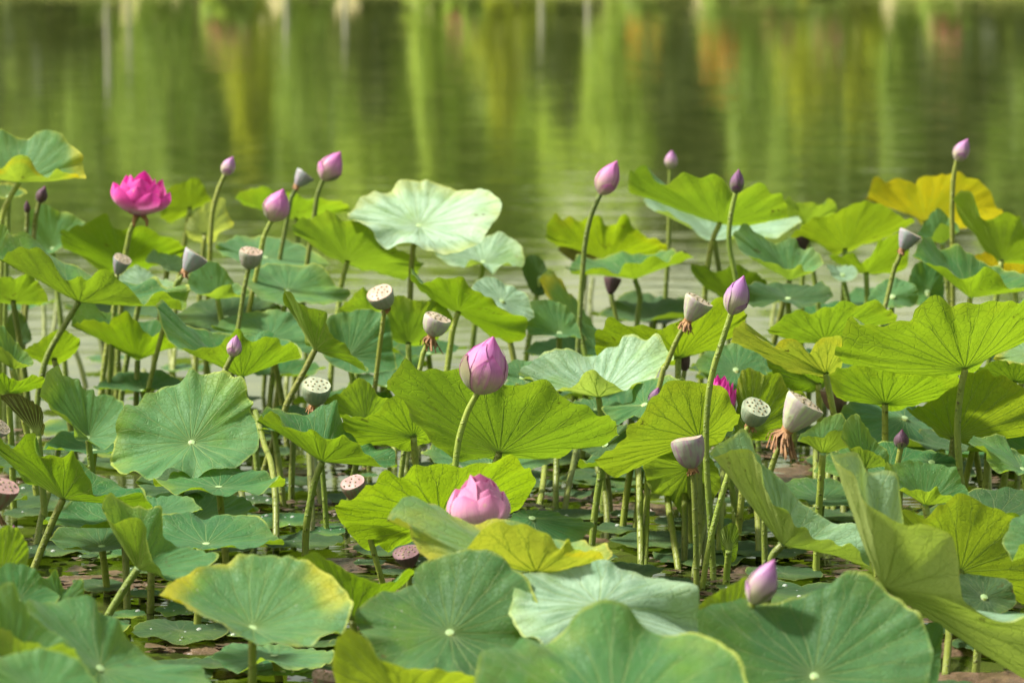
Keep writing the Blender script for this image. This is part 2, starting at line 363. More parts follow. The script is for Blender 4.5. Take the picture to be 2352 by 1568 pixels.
for px, h, lb in [(250, 1.1, 'tall pale painted post on the far shore'), (300, .8, 'short pale painted post on the far shore'), (660, .45, 'low white post past the lime cone'), (795, .5, 'white post by the small dark shrub'), (1243, .5, 'white post standing alone mid shore'), (1350, .4, 'pale low post near the tall light shrub')]:
    x = bx(px, 38); h *= .8; z = bankz(x, 37.9); o = empty('bank_post', (x, 37.9, z)); tag(o, lb, 'post', 'posts on the far bank')
    vs, fs, _ = tube_data([Vector((x, 37.9, z-.2)), Vector((x, 37.9, z+h*.5)), Vector((x, 37.9, z+h))], .026, .022, 10, 3); mesh('shaft', vs, fs, PALEBARK, o, o.location)
    vs, fs, _ = tube_data([Vector((x, 37.9, z+h-.01)), Vector((x, 37.9, z+h+.03)), Vector((x, 37.9, z+h+.06))], .036, .02, 10, 3); mesh('cap', vs, fs, PALEBARK, o, o.location)

# ---------------------------------------------------------------- lotus builders
def stem_path(top, d, way, lean=None):
    P = [top]
    for i, (x, y) in enumerate(way):
        q = at(x, y, d)
        if q.z < .03: break
        P.append(q)
    last = P[-1]
    if len(P) > 1: sl = (P[-1].x-P[-2].x)/max(P[-2].z-P[-1].z, .05)
    else: sl = random.uniform(-.25, .25) if lean is None else lean
    sl = max(-.6, min(.6, sl))
    dz = last.z+.06
    P.append(Vector((last.x+sl*dz*.45, last.y+random.uniform(-.04, .04), last.z-dz*.5)))
    P.append(Vector((last.x+sl*dz*.7, P[-1].y+random.uniform(-.02, .02), -.06)))
    return P
def stem(P, parent, org, r=.0085, tint=None):
    g = random.uniform(.45, .9); tint = tint or (g*random.uniform(.9, 1.1), g, g*.9)
    vs, fs, uv = tube_data(P[::-1], r*1.12, r, 9, 5*len(P)+4, .10)
    return mesh('stem', vs, fs, STEM, parent, org, uv, tint)
KIND = {'': (.0, .04, 0, .12), 'Y': (.95, .0, 0, .6), 'y': (.15, .05, 0, .3), 'P': (0, .80, 0, .12), 'p': (0, .24, 0, .15), 'D': (0, .0, .35, 0),  # P and K put sky sheen into the pale leaf colour
        'd': (0, .0, .42, .05), 'B': (.4, .1, .85, 0), 'M': (.05, .3, 0, 1.0), 'O': (.38, .5, 0, .8), 'K': (.15, 1.3, 0, .4), 'b': (0, .0, .20, 0.08)}  # dark kinds b, d, D put some leaves' shade into their colour
NA, NR = 150, 18
def blade_data(C, ring, seed, sag=0., ruffle=.012, nv=21):
    """ring: closed list of rim points (clockwise from above); returns a peltate blade"""
    n = len(ring); R = sum((p-C).length for p in ring)/n
    def rimf(f):
        i = int(f) % n; u = f-int(f); a, b, c, e = ring[i-1], ring[i], ring[(i+1) % n], ring[(i+2) % n]
        return (b*2+(c-a)*u+(a*2-b*5+c*4-e)*u*u+(b*3-a-c*3+e)*u**3)*.5
    fine = [rimf(k*n/600) for k in range(600)]
    cum = [0]
    for k in range(600): cum.append(cum[-1]+(fine[(k+1) % 600]-fine[k]).length+.15*R/600)
    rim, j = [], 0
    for k in range(NA):
        L = cum[-1]*k/NA
        while cum[j+1] < L: j += 1
        u = (L-cum[j])/(cum[j+1]-cum[j]); rim.append(fine[j]*(1-u)+fine[(j+1) % 600]*u)
    # low-pass rim for the inner blade
    H = 3; co = []
    for h in range(H+1):
        a, b = Vector(), Vector()
        for k in range(NA):
            th = 2*math.pi*k*h/NA; a += rim[k]*math.cos(th); b += rim[k]*math.sin(th)
        co.append((a*(2/NA if h else 1/NA), b*(2/NA)))
    low = []
    for k in range(NA):
        p = Vector()
        for h in range(H+1):
            th = 2*math.pi*k*h/NA; p += co[h][0]*math.cos(th)+co[h][1]*math.sin(th)
        low.append(p)
    nrm = Vector()
    for k in range(NA): nrm += (rim[k]-C).cross(rim[(k-8) % NA]-C)
    nrm.normalize()
    if nrm.z < 0 and abs(nrm.z) > .8: nrm = -nrm
    vs, uv = [C.copy()], [(0, 0)]
    up = Vector((0, 0, 1)); rs = random.Random(seed); ph = rs.uniform(0, 6.28); fq = rs.choice((9, 11, 13)); off = Vector((seed*3.1, seed*1.7, 0))
    for i in range(1, NR+1):
        t = (i/NR)**.85; w = t**1.6
        for k in range(NA):
            th = 2*math.pi*k/NA; tgt = low[k]*(1-w)+rim[k]*w
            p = C+(tgt-C)*t
            p += up*R*sag*(t-t*t)*2
            amp = .25+1.2*abs(noise.noise(Vector((math.cos(th)*1.3, math.sin(th)*1.3, seed+9)))+.3); nr1 = noise.noise(Vector((math.cos(th)*3.1, math.sin(th)*3.1, seed+4))); nr2 = noise.noise(Vector((math.cos(th)*5.5, math.sin(th)*5.5, seed+6)))
            z = ruffle*R*(amp*.55*math.sin(fq*th+ph+4*nr1)+1.1*nr1+.9*nr2)*t**3.5
            z += .065*R*noise.noise(Vector((math.cos(th)*t*2.2, math.sin(th)*t*2.2, 0))+off)*t
            z += .016*R*noise.noise(Vector((math.cos(th)*t*7, math.sin(th)*t*7, 2))+off)*t
            z -= .007*R*abs(math.sin(nv*.5*th))*t*(1.2-t)
            p = p+nrm*z
            if i == NR: p += (rim[k]-C).normalized()*R*(ruffle*(.35*amp*(abs(math.sin((fq*th+ph+4*nr1)*.5))-.6)+.6*nr2)+.012*noise.noise(Vector((math.cos(th)*9, math.sin(th)*9, seed)))+.006*noise.noise(Vector((math.cos(th)*25, math.sin(th)*25, seed))))
            vs.append(p); uv.append((k/NA, t))
    fs, fuv = [], []
    for k in range(NA):
        k2 = (k+1) % NA; u1, u2 = k/NA, (k+1)/NA
        fs.append((0, 1+k2, 1+k)); fuv.append([((u1+u2)/2, 0), (u2, uv[1+k2][1]), (u1, uv[1+k][1])])
        for i in range(NR-1):
            a, b = 1+i*NA, 1+(i+1)*NA
            fs.append((a+k, a+k2, b+k2, b+k)); ta, tb = uv[a+k][1], uv[b+k][1]
            fuv.append([(u1, ta), (u2, ta), (u2, tb), (u1, tb)])
    return vs, fs, fuv, R, nrm
def add_margin(o, m):
    a = o.data.attributes.new('margin', 'FLOAT', 'POINT'); a.data.foreach_set('value', [m]*len(o.data.vertices))
def vein_ridges(vs, R, parent, org, nrm, rad):
    """raised ribs along the underside"""
    V, F = [], []
    def row(i, k): return vs[1+(i-1)*NA+int(round(k)) % NA] if i else vs[0]
    for q in range(21):
        k0 = (q+.5)*NA/21
        for s in (-1, 1):
            line = []
            for i in range(0, NR):
                t = (i/NR)**.85
                line.append(row(i, k0+s*max(0, t-.58)*.62*NA/21))
            if s == -1: full = line
            else: full = line[10:]
            base = len(V)
            for i, p in enumerate(full):
                d = (full[min(i+1, len(full)-1)]-full[max(i-1, 0)]); d.normalize()
                sd_ = d.cross(nrm); sd_.normalize(); t = (i+(0 if s == -1 else 10))/NR
                w = rad*(1.15-t*.85)
                V += [p+sd_*w, p-nrm*w*1.1, p-sd_*w]
            for i in range(len(full)-1):
                a = base+3*i; F += [(a, a+1, a+4, a+3), (a+1, a+2, a+5, a+4)]
    g = random.uniform(1.0, 1.3)
    return mesh('veins', V, F, RIB, parent, org)
NLEAF = [0]
def leaf(d, c, far, near, label, kind='', way='', sag=-.02, ds=.8, vein=True, lean=None, ruf=.045):
    far, near = pts(far), pts(near); cx, cy = c
    xs = [p[0] for p in far+near]; xl, xr = min(xs), max(xs); m = d/PXF
    Rm = max((xr-xl)*.5*m, .05)
    if sum(p[1] for p in far)/len(far) < sum(p[1] for p in near)/len(near) < cy-8:      # bowl: let the inner far rim show over the near one
        far = [far[0]]+[(x, y-9) for x, y in far[1:-1]]+[far[-1]]
    def kfac(ps):
        v = sum(abs(p[1]-cy) for p in ps)/len(ps)*m
        return math.sqrt(max(.12, 1-(v/Rm)**2))
    def lift(ps, sg):
        k = kfac(ps); out = []
        for x, y in ps:
            s = (x-cx)/(xr-cx if x > cx else cx-xl) if (xr > cx > xl) else 0
            s = max(-1, min(1, s))
            out.append(at(x, y, d+sg*Rm*ds*k*math.sqrt(max(0, 1-s*s))))
        return out
    ring = lift(far, 1)+lift(near, -1)[::-1]
    clean = [ring[0]]
    for p in ring[1:]:
        if (p-clean[-1]).length > .012: clean.append(p)
    C = at(cx, cy, d); NLEAF[0] += 1; seed = NLEAF[0]
    if C.z < .05: print('LOW', label, C.z)
    vs, fs, fuv, R, nrm = blade_data(C, clean, seed, sag, ruf)
    for i, v in enumerate(vs):
        if v.z < .012: vs[i] = Vector((v.x, v.y, .012+.002*((i*7) % 5)/5))
    P = stem_path(C-Vector((0, 0, .001)), d, pts(way) if way else [], lean)
    root = empty('lotus_leaf', P[-1]); tag(root, label, 'lotus leaf', 'lotus leaves raised on stems')
    k = KIND[kind]; j = random.uniform
    b = mesh('blade', vs, fs, LEAF, root, P[-1], fuv, (max(0, k[0]+j(-.05, .08)), max(0, k[1]+j(-.08, .12)), k[2]))
    add_margin(b, k[3])
    stem(P, root, P[-1])
    if vein and d < 11: vein_ridges(vs, R, b, P[-1], nrm, .0012)
    # navel where the stem meets the blade
    nv, nf = [C+nrm*.0045], []
    for q in range(12):
        a = q*math.pi/6; u = nrm.orthogonal().normalized(); w = nrm.cross(u)
        nv.append(C+(u*math.cos(a)+w*math.sin(a))*.009+nrm*.002)
    nf = [(0, 1+q, 1+(q+1) % 12) for q in range(12)]
    mesh('navel', nv, nf, NAVEL, b, P[-1])
    return root
def setbase(o, c):
    n = len(o.data.vertices); a = o.data.color_attributes.new('base', 'FLOAT_COLOR', 'POINT')
    a.data.foreach_set('color', [*c, 1]*n)
EGG = [(0, .22), (.06, .5), (.15, .76), (.28, .95), (.40, 1), (.54, .92), (.68, .72), (.82, .43), (.93, .17), (1, .015)]
GLOBE = [(0, .25), (.06, .55), (.15, .82), (.3, .98), (.45, 1), (.6, .95), (.75, .82), (.88, .60), (1, .34)]
def prof(P, v):
    for (a, x), (b, y) in zip(P, P[1:]):
        if v <= b:
            u = (v-a)/(b-a); u = u*u*(3-2*u)*.35+u*.65
            return x+(y-x)*u
    return P[-1][1]
def frame(ax):
    ax = ax.normalized(); u = ax.cross(Vector((0, 1, 0))); u.normalize(); return ax, u, ax.cross(u)
PK = {'purple': ((0.368, 0.160, 0.440), (0.496, 0.496, 0.320)), 'mauve': ((0.440, 0.200, 0.464), (0.528, 0.512, 0.336)), 'pink': ((0.544, 0.160, 0.464), (0.560, 0.440, 0.360)),
      'dark': ((0.072, 0.024, 0.064), (0.096, 0.064, 0.048)), 'hot': ((0.66, 0.035, 0.36), (0.688, 0.336, 0.576)), 'rose': ((0.640, 0.240, 0.440), (0.688, 0.624, 0.576)), 'violet': ((0.176, 0.064, 0.192), (0.160, 0.176, 0.080))}
def petal_grid(fn, nu, nv_, parent, org, col, name='petal'):
    vs, uv = [], []
    for j in range(nv_+1):
        for i in range(nu+1):
            vs.append(fn(i/nu*2-1, j/nv_)); uv.append((i/nu, j/nv_))
    fs = [(j*(nu+1)+i, j*(nu+1)+i+1, (j+1)*(nu+1)+i+1, (j+1)*(nu+1)+i) for j in range(nv_) for i in range(nu)]
    o = mesh(name, vs, fs, PETAL, parent, org, uv, col[0]); setbase(o, col[1]); return o
def bud(d, tip, base, w, label, kind='mauve', way='', full=False, tb=.08, shape=None, name='lotus_bud', cat='lotus bud', hw0=.95):
    shape = shape or EGG
    T, B = at(*tip, d), at(*base, d); m = d/PXF
    T = T+Vector((0, -tb*(T-B).length, 0)); ax, u, w2 = frame(T-B); L = (T-B).length; r = w*.5*m
    P = stem_path(B+ax*.004, d, pts(way) if way else [])
    root = empty(name, P[-1]); tag(root, label, cat, cat+'s')
    org = P[-1]; st = stem(P, root, org, .0075)
    col = PK[kind]
    def surf(a, v, k=1.): return B+ax*(L*v)+(u*math.cos(a)+w2*math.sin(a))*(r*prof(shape, v)*k)
    core = petal_grid(lambda uu, v: surf(math.pi*uu, v*.985, .95), 20, 12, root, org, col, 'inner_petals')
    rs = random.Random(int(tip[0])); a0 = rs.uniform(0, 6.28)
    n = 9 if full else 6
    for q in range(n):
        a = a0+q*2.4; lay = 1.0+.055*(q/n); vt = (1-.045*q if full else 1.0-.06*q)+rs.uniform(-.03, .03)
        if not full and q >= 4: vt = .42+rs.uniform(-.06, .08)
        vt = min(vt, 1); hw = hw0 if q < 4 else .76*hw0
        def fn(uu, v, a=a, lay=lay, vt=vt, hw=hw, q=q):
            wv = hw*(1-max(0, (v-.55)/.45)**1.7)
            vv = v*vt; k = lay*(1+.05*abs(uu)**3+(.05 if full else .02)*max(0, v-.8)/.2)
            return surf(a+uu*wv, vv, k if vv < .9 else k+(vv-.9)*1.2)
        cc = col
        if q >= (7 if full else 5): cc = ((.20, .17, .10), (.26, .29, .12))
        petal_grid(fn, 8, 10, root, org, cc)
    return root
def flower(d, base, w, h, label, kind, way='', tilt=(0, 0), cup=1.0, n=(6, 7, 7), short=0, pw0=.20, rnd=.62, incs=None):
    B = at(*base, d); m = d/PXF; Wd, Hh = w*m, h*m
    ax = Vector((tilt[0], tilt[1], 1)); ax, u, w2 = frame(ax)
    P = stem_path(B, d, pts(way) if way else [])
    root = empty('lotus_flower', P[-1]); tag(root, label, 'lotus flower', 'lotus flowers'); org = P[-1]
    stem(P, root, org, .008); rs = random.Random(int(base[0]))
    for layer, cnt in enumerate(n):
        for q in range(cnt):
            a = q*2*math.pi/cnt+layer*.45+rs.uniform(-.12, .12); f = layer/2
            Rm = Wd*.5*(.52+.42*f)*rs.uniform(.92, 1.05); H2 = Hh*(1.0-.26*f)*rs.uniform(.92, 1.05); pw = Wd*pw0*rs.uniform(.9, 1.1)
            incurve = incs[layer] if incs else cup*(.42-.30*f)
            er, et = u*math.cos(a)+w2*math.sin(a), -u*math.sin(a)+w2*math.cos(a)
            def fn(uu, v, Rm=Rm, H2=H2, pw=pw, er=er, et=et, inc=incurve, f=f):
                rr = Rm*(math.sin(min(v*1.25, 1)*math.pi/2)**.8)-Rm*inc*max(0, v-.45)**1.4*1.6
                wv = pw*(math.sin(math.pi*min(.06+.94*v, 1))**rnd)*(1.06-.2*v)
                z = H2*(v**1.25)
                return B+er*(rr-abs(uu)**2*wv*.55)+et*uu*wv+ax*z
            petal_grid(fn, 8, 12, root, org, PK[kind])
    for s in range(short):
        a = s*2.1; p = B+Vector((math.cos(a)*.012, math.sin(a)*.008-.006, -.002)); e = p+Vector((math.cos(a)*.012, 0, -.035))
        vs, fs, _ = tube_data([p, (p+e)/2+Vector((math.cos(a)*.008, 0, 0)), e], .009, .003, 6, 4); mesh('withered_sepal', vs, fs, STAMEN, root, org)
    return root
DK = {'pale': ((0.340, 0.381, 0.245), (0.313, 0.258, 0.286), (0.422, 0.340, 0.245)), 'lav': ((0.272, 0.224, 0.299), (0.204, 0.245, 0.245), (0.374, 0.306, 0.224)), 'purple': ((0.231, 0.136, 0.211), (0.245, 0.258, 0.218), (0.340, 0.258, 0.204)),
      'red': ((0.177, 0.075, 0.082), (0.150, 0.150, 0.102), (0.340, 0.204, 0.190)), 'green': ((0.150, 0.204, 0.136), (0.204, 0.245, 0.163), (0.340, 0.374, 0.258)), 'dark': ((0.082, 0.037, 0.054), (0.054, 0.034, 0.034), (0.136, 0.068, 0.082)), 'tan': ((0.272, 0.258, 0.231), (0.204, 0.218, 0.163), (0.408, 0.299, 0.231)),
      'brown': ((0.204, 0.116, 0.088), (0.136, 0.075, 0.061), (0.204, 0.136, 0.102))}
CONE = [(0, .20), (.05, .30), (.2, .47), (.45, .70), (.7, .87), (.9, .98), (.97, 1.0), (1.0, .97)]
BOWL = [(0, .22), (.05, .40), (.15, .60), (.3, .78), (.55, .93), (.8, 1.0), (.95, 1.0), (1.0, .95)]
SEEDME = None
def pod(d, top, base, w, label, kind='pale', e=.1, way='', shape=CONE, stam=0, nseed=14):
    m = d/PXF; T, B = at(*top, d), at(*base, d); img = T-B; L = img.length; r = w*.5*m
    sb = max(-.6, min(.75, e)); ax = img.normalized()*math.sqrt(1-sb*sb)+Vector((0, -1, .12))*sb; ax, u, w2 = frame(ax)
    P = stem_path(B+ax*.006, d, pts(way) if way else [])
    root = empty('lotus_seed_pod', P[-1]); tag(root, label, 'seed pod', 'lotus seed pods'); org = P[-1]
    stem(P, root, org, .0068)
    k = DK[kind]; n = 36; vs, fs, uv = [], [], []; rs = random.Random(int(top[0])); ph = rs.uniform(0, 6)
    rows = 12
    for i in range(rows+1):
        v = i/rows
        for q in range(n+1):
            a = 2*math.pi*q/n; rr = r*prof(shape, v)*(1+.022*math.sin(9*a+ph)*(1-v*.5)+.02*math.sin(2*a+ph)+.012*math.sin(17*a))
            vs.append(B+ax*(L*v*(1+.02*math.sin(3*a+ph)*v))+(u*math.cos(a)+w2*math.sin(a))*rr); uv.append((q/n, v))
    fs = [(i*(n+1)+q, i*(n+1)+q+1, (i+1)*(n+1)+q+1, (i+1)*(n+1)+q) for i in range(rows) for q in range(n)]
    o = mesh('receptacle', vs, fs, POD, root, org, uv, k[0]); setbase(o, k[1])
    rimv = vs[-(n+1):-1]; fv, fuv = [], []
    Tc = B+ax*L
    for i in range(6):
        s = 1-i/6*.999
        for p in rimv:
            q = Tc+(p-Tc)*s+ax*(-.03*r*math.sin(math.pi*min(1, (1-s)*3)) + .05*r*(1-s)); fv.append(q); fuv.append((.5+(p-Tc).x*s*3, .5+(p-Tc).z*s*3))
    ff = [(i*n+q, i*n+(q+1) % n, (i+1)*n+(q+1) % n, (i+1)*n+q) for i in range(5) for q in range(n)]+[tuple(range(5*n, 6*n))]
    face = mesh('seed_face', fv, ff, POD, root, org, fuv, k[2]); setbase(face, tuple(x*.75 for x in k[2]))
    if e > 0:
        global SEEDME
        for q in range(nseed):
            rr = math.sqrt((q+.5)/nseed)*.78*r; a = q*2.4; p = Tc+(u*math.cos(a)+w2*math.sin(a))*rr+ax*(.055*r*(1-rr/r)+.0015)
            sr = r*rs.uniform(.05, .085)
            vs = [p+ax*.0006]+[p+(u*math.cos(b*math.pi/4)+w2*math.sin(b*math.pi/4))*sr for b in range(8)]+[p-ax*.004+(u*math.cos(b*math.pi/4)+w2*math.sin(b*math.pi/4))*sr*1.1 for b in range(8)]
            fs = [(0, 1+b, 1+(b+1) % 8) for b in range(8)]+[(1+b, 9+b, 9+(b+1) % 8, 1+(b+1) % 8) for b in range(8)]
            mesh('seed', vs, fs, SEED, face, org)
    if stam:
        vs, fs = [], []
        nn = int(60*stam)+10
        for q in range(nn):
            a = rs.uniform(0, 6.28); er = u*math.cos(a)+w2*math.sin(a); p = B+er*r*.2; l = .035*stam*rs.uniform(.5, 1.25)
            e1 = p+er*l*rs.uniform(.2, .8)*.6-ax*l*.45; e2 = e1+er*l*rs.uniform(-.25, .5)-Vector((0, 0, 1))*l*.6
            s_ = er.cross(ax).normalized()*.0017
            q0 = len(vs); vs += [p+s_, p-s_, e1+s_, e1-s_, e2+s_*1.5, e2-s_*1.5, p-ax*.002, e1-ax*.003+er*.001, e2-er*.003]
            fs += [(q0, q0+1, q0+3, q0+2), (q0+2, q0+3, q0+5, q0+4), (q0, q0+2, q0+7, q0+6), (q0+2, q0+4, q0+8, q0+7)]
        mesh('dried_stamens', vs, fs, STAMEN, root, org)
        vs, fs, _ = tube_data([B-ax*.012, B, B+ax*.012], r*.2+.003, r*.24+.003, 8, 4, .3); mesh('collar', vs, fs, STAMEN, root, org)
    return root
def bare_stem(way, r=.008):
    x, y = pts(way)[-1]
    label = 'bare green stalk '+('in the thicket under the long wavy leaf' if x < 450 and y < 950 else 'standing near the broad scalloped leaf' if x < 650 and y > 950 else 'near the bowl shaped leaf with frilled rim' if x < 850 and y > 940
        else 'below the large bright yellow green underside' if x < 1300 and y > 1000 else 'among the prickly stems under the speckled underside' if x < 1700 and y > 1000 else 'behind the twisted leaf with grey ribbed underside' if x < 1960 and y > 1000
        else 'beside the thick curved stem of the large veined underside' if x > 1960 and y < 1300 and y > 1000 else 'beneath the pale folded leaf' if y >= 1300 else 'standing in open water between the far leaves')
    """runs from a photo point under the leaves down to the water; the foot fixes the distance"""
    w = pts(way); d = wd(w[-1][1])-.02
    if y > 1000: sl = (w[0][0]-w[1][0])/max(w[1][1]-w[0][1], 1); w.insert(0, (w[0][0]+sl*55, w[0][1]-75))
    n_ = len(w)-1; P = [at(x, y, d+.17*(n_-i)) for i, (x, y) in enumerate(w)]; P[-1].z = -.05
    if len(P) == 2: P.insert(1, (P[0]+P[1])/2+Vector((random.uniform(-.015, .015), .01, 0)))
    root = empty('lotus_stalk', P[-1]); tag(root, label, 'lotus stalk', 'bare lotus stems standing in the water')
    g = random.uniform(.3, .6); stem(P, root, P[-1], r, (g, g, g*.8))
NP = [0]
def pad(x, y, rpx, kind='', drops=0, z=.014, wav=.05):
    label = {'d': 'dark green', 'p': 'pale green', 'y': 'yellowing', '': 'mid green'}[kind]+' lotus leaf lying flat on the water'+(', beaded with many drops' if drops > 7 else ' with a few drops' if drops else ', dry and plain')
    d = wd(y); c = at(x, y, d); NP[0] += 1; z += .0016*(NP[0] % 9); c.z = z; R = rpx*d/PXF; rs = random.Random(NP[0]*13)
    ring = []
    for q in range(12):
        a = -q*math.pi/6; rr = R*rs.uniform(.84, 1.08); ring.append(c+Vector((math.cos(a)*rr, math.sin(a)*rr, max(-z+.008, rs.uniform(-.4, 1)*wav*R))))
    vs, fs, fuv, R2, nrm = blade_data(c, ring, 500+NP[0], .0, .02)
    vs = [Vector((v.x, v.y, max(v.z, .006))) for v in vs]
    k = KIND[kind]; o = mesh('floating_leaf', vs, fs, LEAF, None, c, fuv, (k[0], k[1], k[2])); add_margin(o, k[3])
    tag(o, label, 'floating leaf', 'lotus leaves floating on the water')
    if drops:
        V, F = [], []
        for q in range(int(drops*.6)):
            a, t = rs.uniform(0, 6.28), rs.uniform(.05, .85)**.7; i = min(NR, max(1, int(NR*t))); p = vs[1+(i-1)*NA+int(a/6.2832*NA) % NA]; r = rs.choice((.002, .0025, .003, .004, .007))
            b = len(V)
            for j in range(5):
                f = j/4*math.pi/2
                for s_ in range(8): V.append(p+Vector((math.cos(s_*.785)*r*math.cos(f), math.sin(s_*.785)*r*math.cos(f), r*.75*math.sin(f)-.0005)))
            F += [(b+j*8+s_, b+j*8+(s_+1) % 8, b+j*8+8+(s_+1) % 8, b+j*8+8+s_) for j in range(4) for s_ in range(8)]
        dr = mesh('droplets', V, F, DROP, o, c); dr['kind'] = 'stuff'
    return o
# ---------------------------------------------------------------- lotus leaves: distance, stem top, far rim, near rim (photo points), label, kind, stem course
leaf(6.8,(1410,1640),"1085,1600 1110,1492 1170,1492 1200,1470 1250,1472 1300,1440 1340,1400 1400,1378 1440,1395 1480,1430 1540,1452 1600,1445 1650,1470 1700,1520 1728,1585","1090,1630 1150,1700 1250,1740 1400,1760 1560,1740 1660,1690 1720,1620","large blurred blue green leaf overlapping the pale purple edged leaf",'p',ruf=.02)
leaf(7.6,(1375,1388),"1170,1398 1190,1335 1215,1318 1300,1310 1345,1300 1400,1286 1440,1300 1500,1325 1540,1320 1590,1350 1607,1390 1602,1440 1650,1475 1692,1502","1172,1412 1200,1455 1230,1470 1300,1560 1400,1590 1520,1590 1620,1560 1690,1510","pale green leaf with purplish edge below the yellow curled leaf",'P')
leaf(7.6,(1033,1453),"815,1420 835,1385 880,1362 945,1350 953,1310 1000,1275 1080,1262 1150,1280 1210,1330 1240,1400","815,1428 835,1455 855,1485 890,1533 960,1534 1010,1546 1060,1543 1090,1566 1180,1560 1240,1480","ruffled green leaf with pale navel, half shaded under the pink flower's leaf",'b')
leaf(7.2,(930,1622),"765,1545 790,1610 850,1650 1000,1665 1100,1600","765,1530 772,1475 800,1443 840,1470 880,1510 960,1532 1060,1545 1105,1570","olive leaf underside hanging below the half shaded ruffled leaf",'y')
leaf(7.6,(580,1442),"373,1365 400,1340 450,1310 500,1290 560,1275 640,1270 700,1285 750,1315 790,1355 808,1392","374,1368 420,1385 460,1410 520,1440 560,1465 590,1476 630,1475 680,1483 712,1480 740,1462 792,1438 806,1405","green leaf with bright yellow margin on a straight dark stem",'M',way="580,1520 580,1568")
leaf(7.3,(1870,1553),"1600,1490 1613,1405 1700,1385 1760,1385 1825,1372 1903,1349 1925,1336 1945,1317 1987,1311 2003,1323 2045,1359 2100,1407 2125,1440 2141,1482","1602,1510 1650,1610 1750,1680 1870,1710 2000,1690 2100,1620 2138,1530","big green leaf coloured dark for shade, with white navel and radiating veins below the pale folded leaf",'b',sag=0)
leaf(7.5,(1672,1440),"1606,1400 1620,1440 1680,1470 1730,1430 1740,1370","1608,1386 1640,1362 1690,1338 1712,1324 1738,1350","bright yellow green leaf edge behind the purple bud",'y')
leaf(7.9,(2030,1350),"1900,1046 1915,1052 1951,1037 1978,1040 1990,1094 2038,1090 2057,1098 2064,1160 2090,1250 2150,1370 2220,1455 2300,1520 2400,1590 2460,1540","1903,1054 1940,1070 1968,1094 1983,1150 2009,1175 2045,1195 2087,1203 2112,1199 2145,1211 2187,1220 2203,1256 2212,1307 2216,1372 2240,1398 2280,1417 2325,1427 2400,1410 2458,1480","large folded leaf showing its pale ribbed underside, draped over the dark green leaf",'P',sag=-.04,ruf=.02)
leaf(8.6,(2205,1312),"2061,1170 2080,1300 2150,1370 2250,1335 2330,1372 2390,1392 2420,1345","2061,1160 2086,1169 2116,1181 2145,1169 2170,1148 2216,1141 2248,1156 2300,1165 2335,1200 2360,1260 2418,1330","lit yellow green underside behind the pale folded leaf",'y')
leaf(8.2,(2450,1262),"2303,1242 2325,1195 2352,1178 2450,1150 2550,1250","2304,1248 2318,1272 2326,1286 2336,1266 2360,1248 2450,1310 2550,1280","blue green leaf corner hanging before the lit yellow green underside",'p')
leaf(8.5,(1797,1250),"1629,1040 1680,1008 1703,992 1728,1000 1745,1040 1764,1081 1796,1110 1828,1149 1877,1188 1925,1207 1970,1225 1993,1262","1629,1044 1665,1044 1710,1032 1740,1070 1755,1110 1764,1140 1783,1165 1812,1182 1832,1207 1854,1209 1870,1230 1899,1240 1932,1254 1957,1246 1993,1300","twisted leaf with blue upper side and grey ribbed underside below the brown fringed pod",'P',way="1775,1275 1770,1310",sag=-.06)
leaf(7.9,(1232,1312),"890,1187 905,1160 935,1143 960,1146 1000,1178 1040,1197 1100,1207 1170,1199 1230,1215 1270,1240 1330,1250 1400,1262","890,1192 936,1203 941,1242 965,1268 1000,1288 1045,1265 1100,1225 1140,1210 1180,1205 1240,1235 1285,1262 1305,1240 1330,1265 1402,1272","pale leaf with curled yellow lip in front of the pink flower",'O',sag=-.05)
leaf(8.8,(1010,1188),"767,1165 778,1191 811,1233 849,1262 862,1249 891,1262 911,1246 950,1232 1050,1225 1150,1190 1215,1130","767,1160 788,1154 820,1130 840,1104 859,1109 875,1088 898,1082 930,1094 959,1075 1000,1058 1060,1075 1120,1055 1180,1055 1228,1100","green leaf underside behind the pink flower, with torn lower edge")
leaf(9.3,(1147,1040),"895,890 940,925 945,965 985,1000 1005,1030 1040,1046 1090,1051 1170,1056 1230,1055 1290,1045 1330,1020 1380,1015 1415,1003","893,880 905,850 935,822 965,850 1000,845 1060,835 1110,842 1180,885 1240,873 1275,895 1300,920 1350,935 1392,955 1417,998","large bright yellow green underside with fanned veins behind the full pink bud",'',way="1132,1080 1120,1112",sag=-.03)
leaf(9.6,(950,1003),"786,965 791,998 816,1017 840,1026 870,1018 930,1030 990,1010 1005,950","786,960 797,949 824,960 852,951 876,938 893,913 940,900 1003,935","yellow green leaf tucked behind the large bright underside")
leaf(10,(840,965),"742,925 780,958 830,966 880,948 897,922","742,920 780,900 805,882 825,870 850,880 870,910 896,914","small upright green leaf beside the pale seed pod with brown fringe")
leaf(9.5,(740,1060),"593,960 613,944 650,955 706,957 753,940 772,934 779,957 800,1000 830,1030 852,1028 868,1042 896,1036 910,1058","593,966 613,947 626,943 643,962 659,982 700,987 714,980 731,990 753,1006 775,1006 791,1000 816,1015 830,1028 852,1048 874,1067 912,1076","bowl shaped leaf with frilled blue rim on a slender curved stem",'',way="722,1110 705,1200 701,1272")
leaf(9.0,(145,1146),"-20,1010 20,1070 65,1103 105,1095 140,1065 174,1056 226,1092 274,1115 323,1124 362,1172","-20,1000 33,1018 60,1003 80,1000 76,1020 91,1045 121,1037 150,1044 166,1037 172,1057 206,1111 223,1133 271,1137 323,1128 340,1155 362,1176","wavy leaf with ribbed yellow underside on a leaning stem, above the twisted blue leaf",'',way="120,1200 80,1300")
